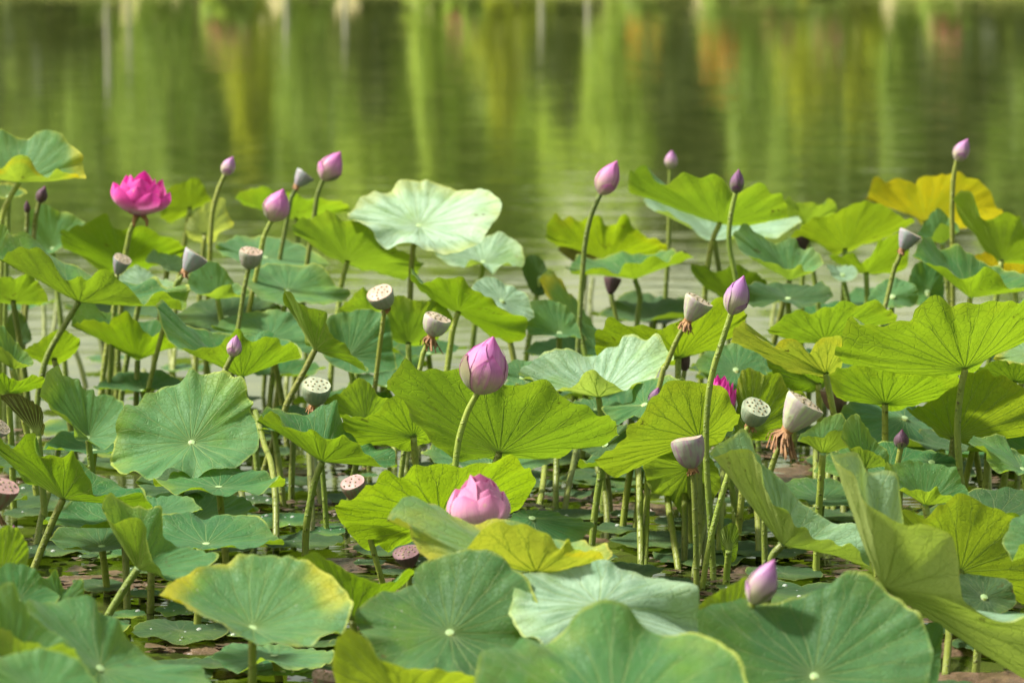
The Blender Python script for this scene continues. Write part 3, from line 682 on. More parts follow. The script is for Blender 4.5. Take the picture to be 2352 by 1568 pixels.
leaf(8.3,(316,1306),"234,1165 239,1153 258,1138 281,1156 297,1167 339,1174 365,1178 371,1204 377,1236 397,1256 435,1272 477,1269 499,1284","234,1170 255,1195 277,1191 303,1190 323,1195 337,1211 335,1243 345,1262 355,1282 365,1301 381,1317 403,1332 440,1318 499,1292","blue twisted leaf, pale and ribbed below, on a bent stem by the yellow margined leaf",'p',way="280,1360 245,1420",sag=-.02)
leaf(9.6,(440,1017),"253,1048 266,1009 266,976 286,938 316,927 335,907 360,897 384,886 409,877 423,864 437,843 450,847 467,858 508,850 538,864 555,862 568,894 566,907 582,930 575,949 592,970 597,1002","253,1058 264,1078 282,1093 306,1082 345,1103 390,1075 419,1082 448,1097 477,1082 516,1074 545,1073 562,1058 592,1028","broad scalloped green leaf facing up with pale navel and yellow veins",'p',sag=0.02)
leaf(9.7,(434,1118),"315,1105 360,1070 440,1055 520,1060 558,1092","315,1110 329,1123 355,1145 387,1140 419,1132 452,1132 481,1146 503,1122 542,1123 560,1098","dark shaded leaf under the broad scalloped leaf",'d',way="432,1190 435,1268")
leaf(10,(203,1006),"93,907 107,869 121,853 137,850 139,869 162,872 180,877 192,902 214,905 220,921 242,916 264,925 286,931","93,912 107,919 115,938 137,946 159,963 170,984 171,1004 184,1012 203,1011 220,1023 236,1033 255,1020 270,1004 286,940","blue green leaf with scalloped edge next to the broad scalloped leaf",'p')
leaf(7.3,(230,1535),"52,1390 74,1375 129,1376 181,1372 206,1366 223,1378 224,1398 245,1420 268,1427 284,1453 306,1482 342,1514 387,1527 458,1530 477,1546 492,1575","52,1398 90,1480 180,1600 300,1670 420,1660 490,1590","large blue green leaf with white specks near the pond edge",'p')
leaf(7.0,(25,1535),"-60,1375 0,1354 26,1352 48,1385 65,1411 97,1440 139,1470 187,1503","-60,1440 0,1446 13,1446 40,1470 97,1478 145,1480 168,1491 187,1518","folded blue leaf with yellow green lip over the white specked leaf",'p')
leaf(6.6,(90,1590),"-45,1525 0,1505 40,1500 65,1490 105,1490 150,1502 180,1516 205,1545 228,1580","-45,1535 20,1640 120,1690 200,1650 230,1590","dull green rounded leaf below the folded blue leaf",'')
leaf(7.7,(40,1382),"-50,1330 0,1304 19,1294 42,1293 61,1296 81,1304 97,1330 116,1353 137,1370","-50,1345 -20,1400 40,1420 100,1410 137,1376","green leaf with browned edge under the tiny purple bud",'')
leaf(8.0,(140,1392),"88,1322 110,1335 128,1318 150,1360 187,1336 190,1372","90,1340 110,1385 150,1405 190,1380","small crumpled green leaf beside the brown edged leaf",'')
leaf(8.0,(0,1332),"-70,1300 -20,1345 30,1330 63,1300","-70,1250 -10,1222 19,1206 42,1214 58,1240 66,1259 62,1296","green underside standing up behind the tiny purple bud",'')
# left middle and back
leaf(11.8,(44,418),"-60,340 -20,318 5,310 30,325 60,325 90,315 130,314 155,325 170,348 190,365 188,385 197,410","-60,405 0,387 23,367 51,361 74,372 92,395 110,406 128,393 151,391 172,402 197,413","pale green leaf with yellow edges standing tallest over the purple buds",'M',way="20,460 5,500 4,560")
leaf(12.2,(20,452),"-40,425 10,420 50,430 60,440","-40,435 0,455 40,452 62,443","yellow leaf half hidden under the tallest pale leaf",'Y')
leaf(12.4,(120,572),"55,520 65,495 100,479 125,492 160,500 196,510","57,530 65,555 85,588 120,580 150,560 196,520","bluish shaded leaf behind the bright magenta flower stem",'p')
leaf(11.9,(285,606),"140,540 145,570 180,590 240,625 300,630 360,612 410,592 428,577","140,533 187,520 205,505 241,495 260,515 290,530 320,513 341,513 365,535 400,549 428,568","wide yellow green cupped leaf below the bright magenta flower",'')
leaf(10.9,(181,693),"-10,590 20,550 60,552 130,600 190,625 300,655 340,645 360,643 390,670 432,662","-10,596 26,574 51,564 80,575 113,590 128,623 144,641 167,643 205,628 230,615 256,631 270,657 305,667 332,695 357,674 384,671 406,688 423,713 432,684","long wavy leaf with olive underside on a strongly leaning stem",'',way="150,745 112,810 92,880 85,930",sag=-.06)
leaf(11.3,(30,692),"-60,655 -20,690 40,698 110,692","-60,650 0,635 40,637 72,622 85,645 110,686","green leaf low under the long wavy leaf",'')
leaf(11.2,(316,828),"165,744 170,715 190,700 215,702 240,722 300,735 340,745 385,750 414,785","165,748 192,733 220,740 236,745 250,740 264,724 288,722 305,732 327,751 343,767 357,770 379,754 390,768 415,800","olive cupped leaf with deep notch among many bare stems",'',way="315,860")
leaf(10.6,(555,866),"357,705 375,703 400,732 440,757 500,772 549,768 600,775 660,790 694,812","357,712 368,735 382,770 406,787 472,802 502,795 522,778 549,751 575,768 630,771 648,792 684,800 694,817","blue topped leaf with folded olive underside behind the small violet bud",'',sag=-.04)
leaf(11.3,(620,778),"490,745 530,725 560,718 620,710 660,715 690,740 736,772","490,756 540,792 640,812 736,800","pale green smooth leaf behind the twisted yellow green leaf",'p')
leaf(11,(800,818),"735,762 760,725 800,715 835,707 876,715 893,735 900,780 909,828","735,782 745,822 780,847 816,859 860,856 907,848","pale blue green leaf facing the viewer between twisted leaf and tan pod",'p')
leaf(10.4,(723,804),"654,668 651,693 690,742 700,765 712,790 760,818 808,824 830,836 846,850","654,662 680,690 705,703 745,712 753,728 748,745 767,776 778,790 797,795 812,815 846,841","narrow twisted yellow green leaf with crumpled edge",'',way="700,850 665,915 648,960",sag=-.02)
leaf(11.6,(660,668),"565,640 575,615 600,612 640,605 690,612 720,604 745,615 765,645 780,660 803,668","566,648 600,688 650,698 720,698 780,694 803,680","pale blue leaf with smooth wave below the cream pod",'p')
leaf(12.3,(610,592),"498,565 540,543 590,540 650,548 700,565 740,590 752,612","498,572 540,602 600,614 690,612 752,618","soft pale green leaf behind the cream pod",'p')
leaf(12.0,(798,601),"675,520 690,545 725,570 760,590 800,605 844,623 900,633 950,630 968,612","675,512 716,497 742,490 752,477 775,497 800,507 850,520 900,560 968,600","bright yellow green fan shaped underside beneath the big white green leaf",'',way="785,650 780,690")
leaf(11.9,(962,519),"798,502 821,467 857,447 883,442 911,423 931,414 949,418 975,419 990,427 1029,427 1054,436 1080,432 1113,441 1134,441 1153,467","798,505 829,513 854,528 865,554 890,572 919,564 952,561 985,577 1024,579 1062,574 1095,564 1113,541 1134,515 1153,475","big white green leaf tilted open above all its neighbours",'K',way="948,580 942,690",sag=0.03)
leaf(12.2,(1110,602),"1000,565 1060,560 1130,540 1147,530 1165,540 1190,560 1202,590","1005,590 1060,616 1080,600 1110,610 1130,626 1160,605 1198,616","pale leaf low beside the big white green leaf",'P')
leaf(11,(1052,717),"940,618 945,640 965,665 1000,690 1040,712 1100,745 1150,778 1187,793 1207,770","940,622 952,631 967,649 996,641 1037,636 1065,637 1083,664 1130,690 1160,712 1206,735","vivid green leaf seen from below with slanted stem beside the fringed pod",'',way="1040,760 1030,830")
leaf(11.25,(1152,692),"1083,660 1100,640 1130,637 1160,650 1200,670 1215,690 1225,720","1088,672 1130,702 1160,714 1200,738 1226,728","pale smooth leaf resting behind the vivid green underside",'P')
leaf(11.1,(938,790),"883,750 900,780 938,792 990,786 1036,752","880,740 890,700 905,680 940,685 970,692 1000,688 1020,700 1040,730","shaded olive cup leaf behind the tan topped pod",'')
leaf(11.3,(850,720),"777,716 820,718 860,718 902,702","777,711 800,690 830,662 845,668 870,690 900,692","small bright triangular leaf beside the tan topped pod",'')
leaf(11.3,(1285,766),"1206,735 1212,695 1267,690 1308,710 1324,737 1336,770","1206,745 1217,766 1258,770 1291,774 1319,771 1335,778","blue green smooth leaf behind the pale pink edged leaf",'p')
leaf(11.8,(1330,742),"1240,640 1265,629 1300,670 1340,720 1370,760 1378,790","1240,650 1258,682 1300,722 1340,772 1362,796","rolled pale yellow green leaf slanting towards the water",'M')
leaf(10.2,(1375,912),"1195,850 1242,826 1258,814 1286,807 1341,825 1368,828 1396,814 1418,800 1431,781 1451,781 1495,777 1520,790 1548,822","1195,860 1240,875 1280,899 1319,885 1341,861 1366,857 1385,872 1434,893 1456,881 1489,875 1506,866 1522,839 1548,827","pale wavy leaf with pinkish edge and one orange underside lip",'P',way="1380,960 1383,1060 1382,1248")
leaf(10.5,(1200,868),"1150,852 1180,825 1210,828 1262,838","1150,862 1200,884 1262,890","pale blue leaf edge under the pale wavy leaf",'p')
leaf(10.6,(1558,822),"1366,790 1372,820 1440,826 1500,826 1560,828 1600,802 1640,800 1690,765 1714,735","1366,780 1375,755 1390,740 1407,730 1430,745 1467,744 1506,750 1544,746 1571,740 1600,718 1630,700 1654,694 1690,705 1714,722","bright yellow green wing shaped underside behind the white pod",'y')
leaf(9.6,(1605,1006),"1366,1058 1385,1078 1409,1091 1451,1083 1473,1070 1490,1040 1541,1026 1590,1020 1640,1012 1680,985 1698,960","1366,1053 1405,1025 1434,1003 1445,975 1478,946 1490,928 1514,902 1533,883 1560,875 1600,874 1643,888 1670,905 1684,935 1696,950","yellow green underside with brown speckled tip, hiding a magenta flower",'y')
leaf(9.9,(1722,992),"1693,930 1690,990 1740,1012 1800,1000 1852,942","1690,900 1703,850 1722,847 1758,860 1785,855 1805,880 1816,897 1851,906","yellow green leaf behind the round green pod",'y')
leaf(9.75,(1585,1072),"1480,1088 1499,1127 1541,1149 1563,1178 1580,1188 1605,1165 1641,1140 1656,1100","1479,1062 1500,1038 1560,1030 1620,1040 1656,1090","grey green leaf hanging down with browned tip behind the purple pod",'p')
leaf(10.2,(1897,858),"1682,785 1730,810 1780,832 1840,856 1897,864 1930,845 1942,815","1679,780 1690,754 1712,740 1717,765 1764,784 1780,792 1800,781 1819,778 1838,789 1857,814 1874,792 1893,781 1929,778 1942,800","orange edged green underside with a notch, beside the large veined underside",'O',way="1905,900 1915,950")
leaf(10.5,(1880,882),"1762,832 1790,880 1840,899 1892,896","1762,800 1800,830 1850,850 1892,870","dim green leaf under the orange edged one",'')
leaf(9.6,(2217,847),"1923,825 1956,838 1990,853 2060,853 2121,855 2217,859 2260,827 2313,786 2380,760 2430,720","1923,822 1929,778 1945,740 1964,739 1975,749 2000,737 2028,745 2055,736 2088,733 2099,704 2121,691 2151,684 2173,689 2195,711 2236,702 2258,685 2280,680 2310,692 2341,696 2370,675 2430,700","large veined green underside with wavy rim on a thick curved stem",'',way="2206,900 2199,980 2203,1060 2212,1140",sag=-.05)
leaf(9.9,(2033,928),"1906,870 1918,907 1940,918 1978,910 2033,938 2094,932 2135,918 2184,918 2206,880","1904,862 1950,840 2030,845 2120,850 2180,855 2206,872","dark shaded bowl leaf beneath the large veined underside",'',way="2033,980 2034,1060",sag=-.03)
leaf(9.85,(2190,1007),"2088,945 2130,975 2160,1000 2200,1016 2280,1030 2360,1020 2420,960","2085,940 2130,920 2190,890 2220,862 2280,860 2352,880 2420,900","wide yellow green underside behind the thick curved stem",'y',way="2185,1060")
leaf(10,(2330,877),"2240,855 2280,866 2330,880 2380,876 2420,862","2240,850 2262,838 2290,830 2310,828 2318,835 2330,830 2352,840 2420,852","very dark underside with ragged rim beside the large veined one",'D',way="2300,940 2272,1010 2268,1060")
leaf(10.2,(2360,815),"2285,820 2300,800 2330,788 2360,785 2430,800","2285,826 2330,838 2430,842","reddish edged blue green leaf above the ragged dark underside",'O')
leaf(10.9,(1895,785),"1764,760 1800,776 1860,786 1900,791 1960,762 2010,747 2061,728","1764,756 1780,743 1811,721 1835,711 1863,713 1890,704 1915,707 1929,693 1951,692 1973,703 1995,691 2011,686 2028,696 2039,710 2061,724","long green underside with wavy crest over the orange edged leaf",'')
leaf(9.4,(1890,1042),"1840,996 1882,978 1923,956 1940,965 1952,990","1833,1010 1860,1000 1888,1004 1920,986 1945,1000 1956,1030","small leaf with pale top beside the brown fringed pod",'p')
leaf(9.2,(1985,1077),"1932,998 1943,973 1967,958 1981,979 2011,1020 2036,1045 2043,1070","1934,1003 1951,1028 1973,1026 1997,1034 2019,1045 2043,1077","pointed blue leaf flap beside the dark purple bud",'p')
leaf(8.9,(2125,1160),"2035,1062 2054,1072 2088,1067 2148,1072 2193,1085 2210,1115 2224,1142","2037,1090 2061,1124 2077,1119 2128,1128 2151,1117 2170,1136 2224,1147","blue leaf with scalloped lower rim under the dark purple bud",'p')
leaf(9.0,(2350,1078),"2224,1015 2240,1007 2260,1012 2305,1009 2318,1030 2352,1050 2430,1050","2226,1022 2258,1023 2267,1050 2278,1072 2289,1086 2313,1078 2352,1086 2430,1070","blue green leaf with curled tip beside the thick curved stem",'p')
leaf(10.2,(2078,960),"1925,950 1980,915 2060,920 2100,940 2140,980 2187,1010","1927,990 1990,1012 2060,1040 2130,1046 2187,1022","blue green open leaf with pale navel behind the dark purple bud",'p')
leaf(9.7,(2140,1062),"2080,1058 2130,1040 2190,1050","2082,1068 2140,1090 2190,1076","low green leaf beneath the open leaf with pale navel",'')
leaf(10.8,(1690,850),"1600,830 1640,800 1690,788 1740,803 1760,850","1608,852 1650,890 1700,897 1756,872","blue green leaf behind the magenta petals",'p')
leaf(10,(1480,930),"1385,935 1420,930 1451,924 1453,896 1473,877 1519,866 1572,872","1387,947 1405,965 1418,976 1450,955 1490,952 1572,900","grey blue leaf with notched edge behind the speckled underside",'p')
leaf(10.3,(1370,942),"1308,927 1340,915 1390,920 1427,926","1310,932 1350,947 1380,957 1425,942","small blue leaf below the orange lip of the pale wavy leaf",'p')
leaf(9.8,(1390,1022),"1333,1026 1380,1010 1420,980 1442,975","1333,1031 1370,1047 1400,1042 1442,1010","dark blue green leaf edge tucked under the speckled underside",'d')
# right back
leaf(12,(1653,513),"1445,425 1450,442 1490,447 1540,462 1600,492 1653,517 1720,511 1770,506 1813,500","1445,415 1450,397 1476,387 1491,395 1509,418 1535,427 1550,408 1586,400 1612,405 1637,401 1655,415 1671,433 1684,451 1702,446 1727,428 1748,427 1777,438 1792,451 1805,477 1813,497","large lime green underside with scalloped crest behind the slim violet bud",'',way="1635,560 1622,640 1618,700",sag=-.05)
leaf(12.4,(1640,548),"1481,455 1540,458 1612,495 1680,515 1760,505 1840,507","1484,466 1507,484 1535,484 1560,505 1600,537 1650,545 1720,538 1780,542 1840,514","pale leaf with yellow rim directly below the lime green underside",'P')
leaf(12.6,(1391,597),"1253,540 1279,556 1330,562 1380,597 1430,602 1490,592 1533,580","1253,533 1261,508 1276,496 1289,510 1307,497 1330,502 1355,495 1379,500 1391,515 1414,513 1425,499 1440,500 1458,523 1484,546 1512,549 1527,564 1533,576","yellow green leaf behind the leaning pink bud's stem",'y')
leaf(12.8,(1350,598),"1290,582 1330,604 1374,592","1283,570 1310,550 1350,555 1372,580","brown withered leaf hanging under the yellow green leaf",'B')
leaf(12.2,(1458,641),"1302,616 1330,600 1365,605 1400,600 1440,587 1470,595 1500,590 1540,578 1592,593","1302,624 1330,620 1365,612 1394,619 1420,629 1437,607 1466,605 1494,593 1532,601 1545,584 1568,577 1592,597","shallow bowl leaf with curling blue rim on a hooked stem",'',way="1470,680 1465,730")
leaf(12.2,(1941,573),"1815,545 1867,553 1905,579 1945,581 1990,562 2040,540 2100,510","1813,538 1850,515 1880,500 1923,482 1954,472 1995,464 2020,467 2043,484 2080,505 2100,502","yellow green funnel leaf behind the lavender pod",'y')
leaf(12.6,(1850,516),"1795,482 1820,507 1870,510 1900,507 1923,484","1793,470 1812,455 1830,467 1860,463 1890,470 1907,456 1923,475","small lime leaf with pale flap between the lime underside and funnel leaf",'p')
leaf(13,(2125,509),"1990,461 2033,450 2064,456 2084,474 2105,500 2130,517 2180,522 2230,517 2270,507 2303,493","1990,457 1997,438 2010,418 2033,419 2059,414 2097,428 2110,410 2128,404 2154,409 2169,396 2200,391 2225,397 2251,413 2269,431 2279,459 2303,489","golden yellow leaf with orange edge behind the pale curled leaf",'Y')
leaf(11.8,(2300,600),"2190,456 2200,490 2230,530 2265,570 2300,604 2352,606 2420,590","2190,448 2210,437 2235,446 2240,475 2255,502 2270,507 2290,497 2315,487 2335,500 2360,530 2420,560","olive leaf with pale curled shoulder before the golden yellow leaf",'')
leaf(11.2,(2228,684),"2100,575 2128,553 2160,578 2200,577 2230,588 2260,615 2320,625 2420,635","2102,585 2130,597 2164,613 2184,620 2210,638 2228,640 2246,631 2262,618 2290,632 2315,656 2352,659 2420,652","blue topped bowl leaf with frilled rim over the large veined underside",'')
leaf(12.2,(2330,642),"2238,605 2280,645 2340,655 2410,640","2236,590 2300,570 2410,575","yellowish leaf between the olive curled leaf and the blue topped bowl",'Y')
leaf(11.7,(1814,643),"1686,533 1715,520 1740,545 1780,567 1802,556 1826,556 1841,574 1867,582 1893,600","1686,545 1704,577 1740,596 1770,601 1795,614 1818,621 1833,610 1850,618 1874,618 1893,604","blue rimmed drooping leaf right under the pale leaf with yellow rim",'p',way="1805,675 1797,705")
leaf(12,(1990,628),"1907,592 1940,614 1995,628 2046,628 2080,617 2088,580","1904,585 1935,590 1960,580 1975,600 1990,594 2010,570 2020,555 2040,545 2065,540 2087,562","green cupped leaf behind the lavender pod's stem",'')
leaf(11.8,(1935,632),"1897,605 1925,611 1958,609 1970,626","1898,610 1912,634 1930,646 1958,643 1970,631","pale drooping leaf flap below the green cupped leaf",'P')
leaf(12,(2165,560),"2108,537 2128,515 2145,491 2160,489 2175,503 2201,517","2109,543 2138,546 2148,530 2165,512 2199,532","small blue green curled leaf before the golden yellow leaf",'p')
leaf(11.5,(2050,682),"1993,690 2010,660 2040,640 2075,643 2104,658","1994,697 2050,707 2104,697","blue leaf low behind the large veined underside's crest",'p')
leaf(11.6,(2130,672),"2085,652 2100,610 2130,598 2164,620","2088,692 2130,703 2166,692","plain green leaf standing upright beside the lavender pod stem",'')
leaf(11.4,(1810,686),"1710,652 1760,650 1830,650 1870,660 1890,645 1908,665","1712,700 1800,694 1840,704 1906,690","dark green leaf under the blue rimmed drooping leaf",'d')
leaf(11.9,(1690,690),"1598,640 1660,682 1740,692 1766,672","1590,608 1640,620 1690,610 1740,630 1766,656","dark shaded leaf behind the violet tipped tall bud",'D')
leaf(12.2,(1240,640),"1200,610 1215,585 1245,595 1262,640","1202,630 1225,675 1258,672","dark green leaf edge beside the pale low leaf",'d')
# left back
leaf(12.8,(436,479),"370,500 395,509 420,496 440,482 465,472 486,463","369,468 392,431 415,425 431,413 446,407 461,414 477,446 486,459","olive cupped leaf next to the bright magenta flower",'y')
leaf(12.6,(470,540),"430,542 460,557 490,558 505,535 528,523 537,512","430,510 470,470 502,454 518,461 521,485 537,507","cream coloured leaf behind the slim bud stem",'K')
leaf(13,(680,502),"546,462 600,482 680,503 740,497 802,486","544,448 565,438 590,430 610,432 660,440 690,450 720,455 750,465 785,463 802,474","green leaf behind the pair of pink buds",'')
leaf(11.8,(385,614),"336,592 354,572 369,582 410,587 425,610","338,602 365,606 380,621 424,626","pale leaf beside the striped lavender pod",'P')
leaf(11.5,(330,652),"266,642 305,611 328,614 360,635 403,650","268,652 310,667 350,664 402,658","pale leaf with reddish edge below the small grey pod",'P')
leaf(11.4,(500,687),"431,643 445,622 461,610 500,613 520,633 540,655 570,666","432,656 441,667 474,675 492,667 510,654 530,656 541,675 569,678","pale green bowl leaf with wavy olive rim under the striped lavender pod",'p')
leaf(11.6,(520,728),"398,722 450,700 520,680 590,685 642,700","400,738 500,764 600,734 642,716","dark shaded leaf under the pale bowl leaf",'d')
leaf(11.2,(-20,602),"-60,540 0,525 20,540 39,556","-60,582 0,586 20,581 40,563","blue leaf tip beside the long wavy leaf",'p')
leaf(10.2,(20,905),"-40,882 0,902 60,897 107,882","-40,863 0,858 19,862 49,877 77,864 102,869 108,877","olive leaf rim low beside the strongly leaning stem",'')
leaf(9.9,(88,1000),"8,922 45,950 70,985 95,1002 102,985","4,908 40,905 70,920 95,935 101,972","dusky pinkish leaf curling down by the blue scalloped leaf",'B')
leaf(11.8,(45,782),"15,742 30,715 55,725 72,770","18,790 50,793 72,782","dark leaf among the stems under the long wavy leaf",'d')
leaf(11,(125,826),"53,811 110,838 150,830 181,798","52,805 95,780 137,756 165,765 182,777","folded olive leaf crossing the strongly leaning stem",'')
leaf(10.4,(28,847),"-40,770 0,755 12,762 32,790 72,820","-40,800 0,792 30,822 70,842","blue green leaf with pale underside behind the olive rim",'p')
# low leaves near the water
leaf(9.2,(1222,1190),"1176,1182 1210,1170 1260,1170 1310,1185 1364,1203","1178,1198 1230,1240 1290,1262 1330,1247 1345,1226 1364,1212","low round leaf holding water drops behind the yellow curled lip",'')
leaf(9.2,(1674,1262),"1656,1250 1670,1290 1690,1282 1696,1240","1656,1218 1670,1204 1690,1204 1696,1228","small rolled dark leaf standing among the prickly stems",'d')
leaf(8.4,(2260,1372),"2190,1335 2215,1317 2270,1325 2310,1330 2325,1350 2332,1388","2192,1350 2220,1390 2280,1412 2332,1400","dark green leaf behind the edge of the pale folded leaf",'d')
leaf(7.9,(2120,1520),"2080,1460 2120,1435 2150,1428 2166,1440 2163,1480","2082,1500 2110,1560 2150,1570 2163,1500","green leaf behind the rim of the big dark green leaf",'')
leaf(8.0,(810,1422),"678,1282 700,1330 760,1400 810,1432 850,1402 900,1362 940,1330 956,1306","678,1275 723,1273 756,1285 782,1307 801,1310 827,1323 862,1343 885,1340 911,1327 930,1304 956,1299","dark yellow green underside behind the yellow margined leaf",'')
leaf(8.3,(630,1506),"488,1500 540,1482 620,1480 700,1490 768,1500","490,1512 540,1540 575,1528 610,1512 650,1530 690,1540 740,1532 768,1510","low wavy pale leaf under the yellow margined leaf",'p',vein=False)
# small filler leaves, added low under the canopy to darken the understory
rf = random.Random(21)
for i in range(62):
    d_ = 8.7+4.2*(i+rf.random())/62; x = rf.uniform(-60, 2410); z = rf.uniform(.10, .26)
    yb = PXF*CAM_H/d_-508                                   # row of the water there
    if 1150 < x < 2000 and d_ < 9.9: continue
    c_ = at(x, yb, d_); y = yb-z*PXF/d_; r = rf.uniform(.10, .19)*PXF/d_; t1, t2 = rf.uniform(-.5, .9), rf.uniform(.0, .6)
    F = ' '.join('%.0f,%.0f' % (x+q*r*rf.uniform(.92, 1.05), y-r*(.30*math.sqrt(1-q*q)+.12*rf.random()+.10*t1)) for q in (-1, -.7, -.35, 0, .35, .7, 1))
    N = ' '.join('%.0f,%.0f' % (x+q*r*rf.uniform(.92, 1.05), y+r*(.26*math.sqrt(1-q*q)*(.9-t2)-.12*rf.random()-.06)) for q in (-1, -.7, -.35, 0, .35, .7, 1))
    leaf(d_, (x, y), F, N, 'low leaf on a short stem beneath the taller leaves', rf.choice(('', '', 'd', 'p', 'b')), vein=False)
# ---------------------------------------------------------------- buds and flowers
bud(11.8,(536,358),(516,403),33,"slim pale violet bud on a tall stem by the cream leaf",'mauve',"500,440 487,500 482,595")
bud(12.2,(783,347),(742,413),56,"pink bud standing tallest over the two grey green pods",'pink',"730,445 722,495")
bud(11.6,(652,432),(624,507),62,"plump pink bud above the cream pod",'pink',"608,540 600,575")
bud(11.4,(1418,367),(1379,446),54,"leaning pink bud on a long bowed stem",'pink',"1358,495 1344,560 1338,630 1334,690")
bud(12.8,(1543,344),(1540,388),30,"small pale bud peeking over the lime green underside",'mauve',"1538,450 1536,560 1530,660 1526,740")
bud(11.3,(1697,387),(1690,444),33,"slim violet bud before the lime green underside",'violet',"1678,500 1675,560 1690,640")
bud(11.9,(2223,317),(2197,370),37,"small violet bud on a bent stem above the golden yellow leaf",'mauve',"2190,410 2187,480 2188,580")
bud(9.35,(1709,631),(1679,721),58,"violet tipped cream bud on the tallest prickly stem",'purple',"1660,780 1638,850 1625,930 1622,1050 1632,1200 1645,1340",tb=.05)
bud(9.0,(1134,769),(1098,902),110,"full pink bud with overlapping petals on a bowed stem",'pink',"1072,950 1052,1020 1043,1112",full=True,tb=.12)
bud(7.4,(1779,1281),(1728,1385),70,"violet and cream bud leaning over the big dark green leaf",'mauve',"1708,1430 1692,1480")
bud(10.15,(544,768),(534,819),35,"small violet bud with pale sepal before the blue topped leaf",'mauve',"522,840 512,870")
bud(9.6,(2072,984),(2069,1030),35,"dark purple bud among blue leaves",'dark',"2063,1060 2060,1090")
bud(8.3,(32,1204),(34,1252),30,"tiny purple bud in front of an upright green underside",'violet',"36,1275 37,1300")
bud(12,(104,426),(90,466),27,"dusky purple bud beneath the tallest pale leaf",'dark',"82,500 78,540")
bud(12,(62,459),(63,491),15,"tiny dusky bud beside the larger dusky one",'dark',"62,520 60,560")
bud(9.9,(1512,888),(1500,930),32,"purple bud half hidden by the speckled underside",'violet')
flower(11.6,(318,492),162,95,"open bright magenta lotus with white streaked petals",'hot',"300,530 290,575",tilt=(.12,-.12),n=(4,6,6),short=3,pw0=.25)
flower(8.3,(1102,1222),190,138,"soft pink lotus with rounded half open petals resting behind the pale leaf",'rose',tilt=(0,-.06),n=(4,4,5),pw0=.31,rnd=.40,incs=(.75,.62,.42))
flower(9.9,(1648,958),96,95,"magenta lotus petals peeking over the speckled underside",'hot',tilt=(.1,0))
# ---------------------------------------------------------------- seed pods
pod(11.2,(285,590),(268,629),44,"small grey pod with cream top below the magenta flower",'lav',.35)
pod(11,(452,584),(426,624),60,"striped lavender pod turned away from the viewer",'lav',-.1,"412,645 400,668",stam=.4)
pod(11.2,(578,574),(572,617),56,"cream pod with flat pale top",'tan',.22,"562,660 551,730",BOWL)
pod(12.3,(702,399),(681,428),48,"lavender pod between the two tall pink buds",'lav',-.15,"672,450 665,475",stam=.3)
pod(10.9,(869,664),(886,706),62,"tan topped pod tilted to show its seed face",'tan',.5,shape=BOWL,stam=.3)
pod(10.2,(1007,727),(991,771),66,"white pod with brown stamen fringe beside the full pink bud",'pale',.12,"975,805 966,840",BOWL,.9)
pod(10,(729,876),(723,927),70,"pale green pod with yellow dotted face and brown fringe",'green',.42,shape=BOWL,stam=.6)
pod(8.9,(808,1098),(824,1147),59,"reddish pod with seven dark holes leaning from the torn leaf",'red',.45,"838,1195 858,1265 873,1318",BOWL,.5,9)
pod(10,(1607,687),(1580,737),72,"white striped pod tipped aside behind the violet tipped bud",'pale',.05,"1555,780 1530,840 1520,865",CONE,.7)
pod(9.3,(1740,925),(1723,973),70,"round green pod with pale dotted face",'green',.48,"1705,1005 1690,1035",BOWL,.4,16)
pod(8.7,(1852,922),(1808,988),98,"large pale pod with a shaggy brown stamen skirt",'pale',.04,"1780,1050 1760,1130 1756,1200 1757,1292",CONE,1.35)
pod(9.0,(1577,1008),(1591,1075),80,"purple and cream pod tipped towards the tall prickly stem",'purple',-.08,"1594,1120 1598,1230 1600,1345",BOWL,.35)
pod(8.4,(8,1110),(-12,1172),84,"reddish ribbed pod cut off by the frame edge",'red',.25,shape=CONE,stam=.8)
pod(11.3,(2092,534),(2072,574),55,"lavender pod in front of the yellow green funnel leaf",'lav',-.02,"2060,605 2050,634",stam=.35)
pod(12,(1408,638),(1402,676),42,"dusky purple pod under the shallow bowl leaf",'dark',-.2)
pod(8.6,(932,1262),(942,1302),66,"dark purple pod half hidden by the pale leaf with yellow lip",'dark',.35)
pod(7.7,(752,1548),(742,1600),72,"dull red pod low between the wavy pale leaf and olive underside",'red',.15)
pod(12.2,(1836,545),(1846,574),54,"dark purple pod in the shade of the pale leaf with yellow rim",'dark',-.2)
pod(9.2,(6,976),(-14,1003),50,"grey pod with dotted face above the wavy leaning leaf",'lav',.35)
pod(10.3,(1912,888),(1926,946),62,"withered brown pod behind the orange edged leaf",'brown',.1,shape=BOWL)
pod(10.65,(1566,806),(1574,852),34,"dark purple round pod below the wing shaped underside",'dark',.1,shape=BOWL)
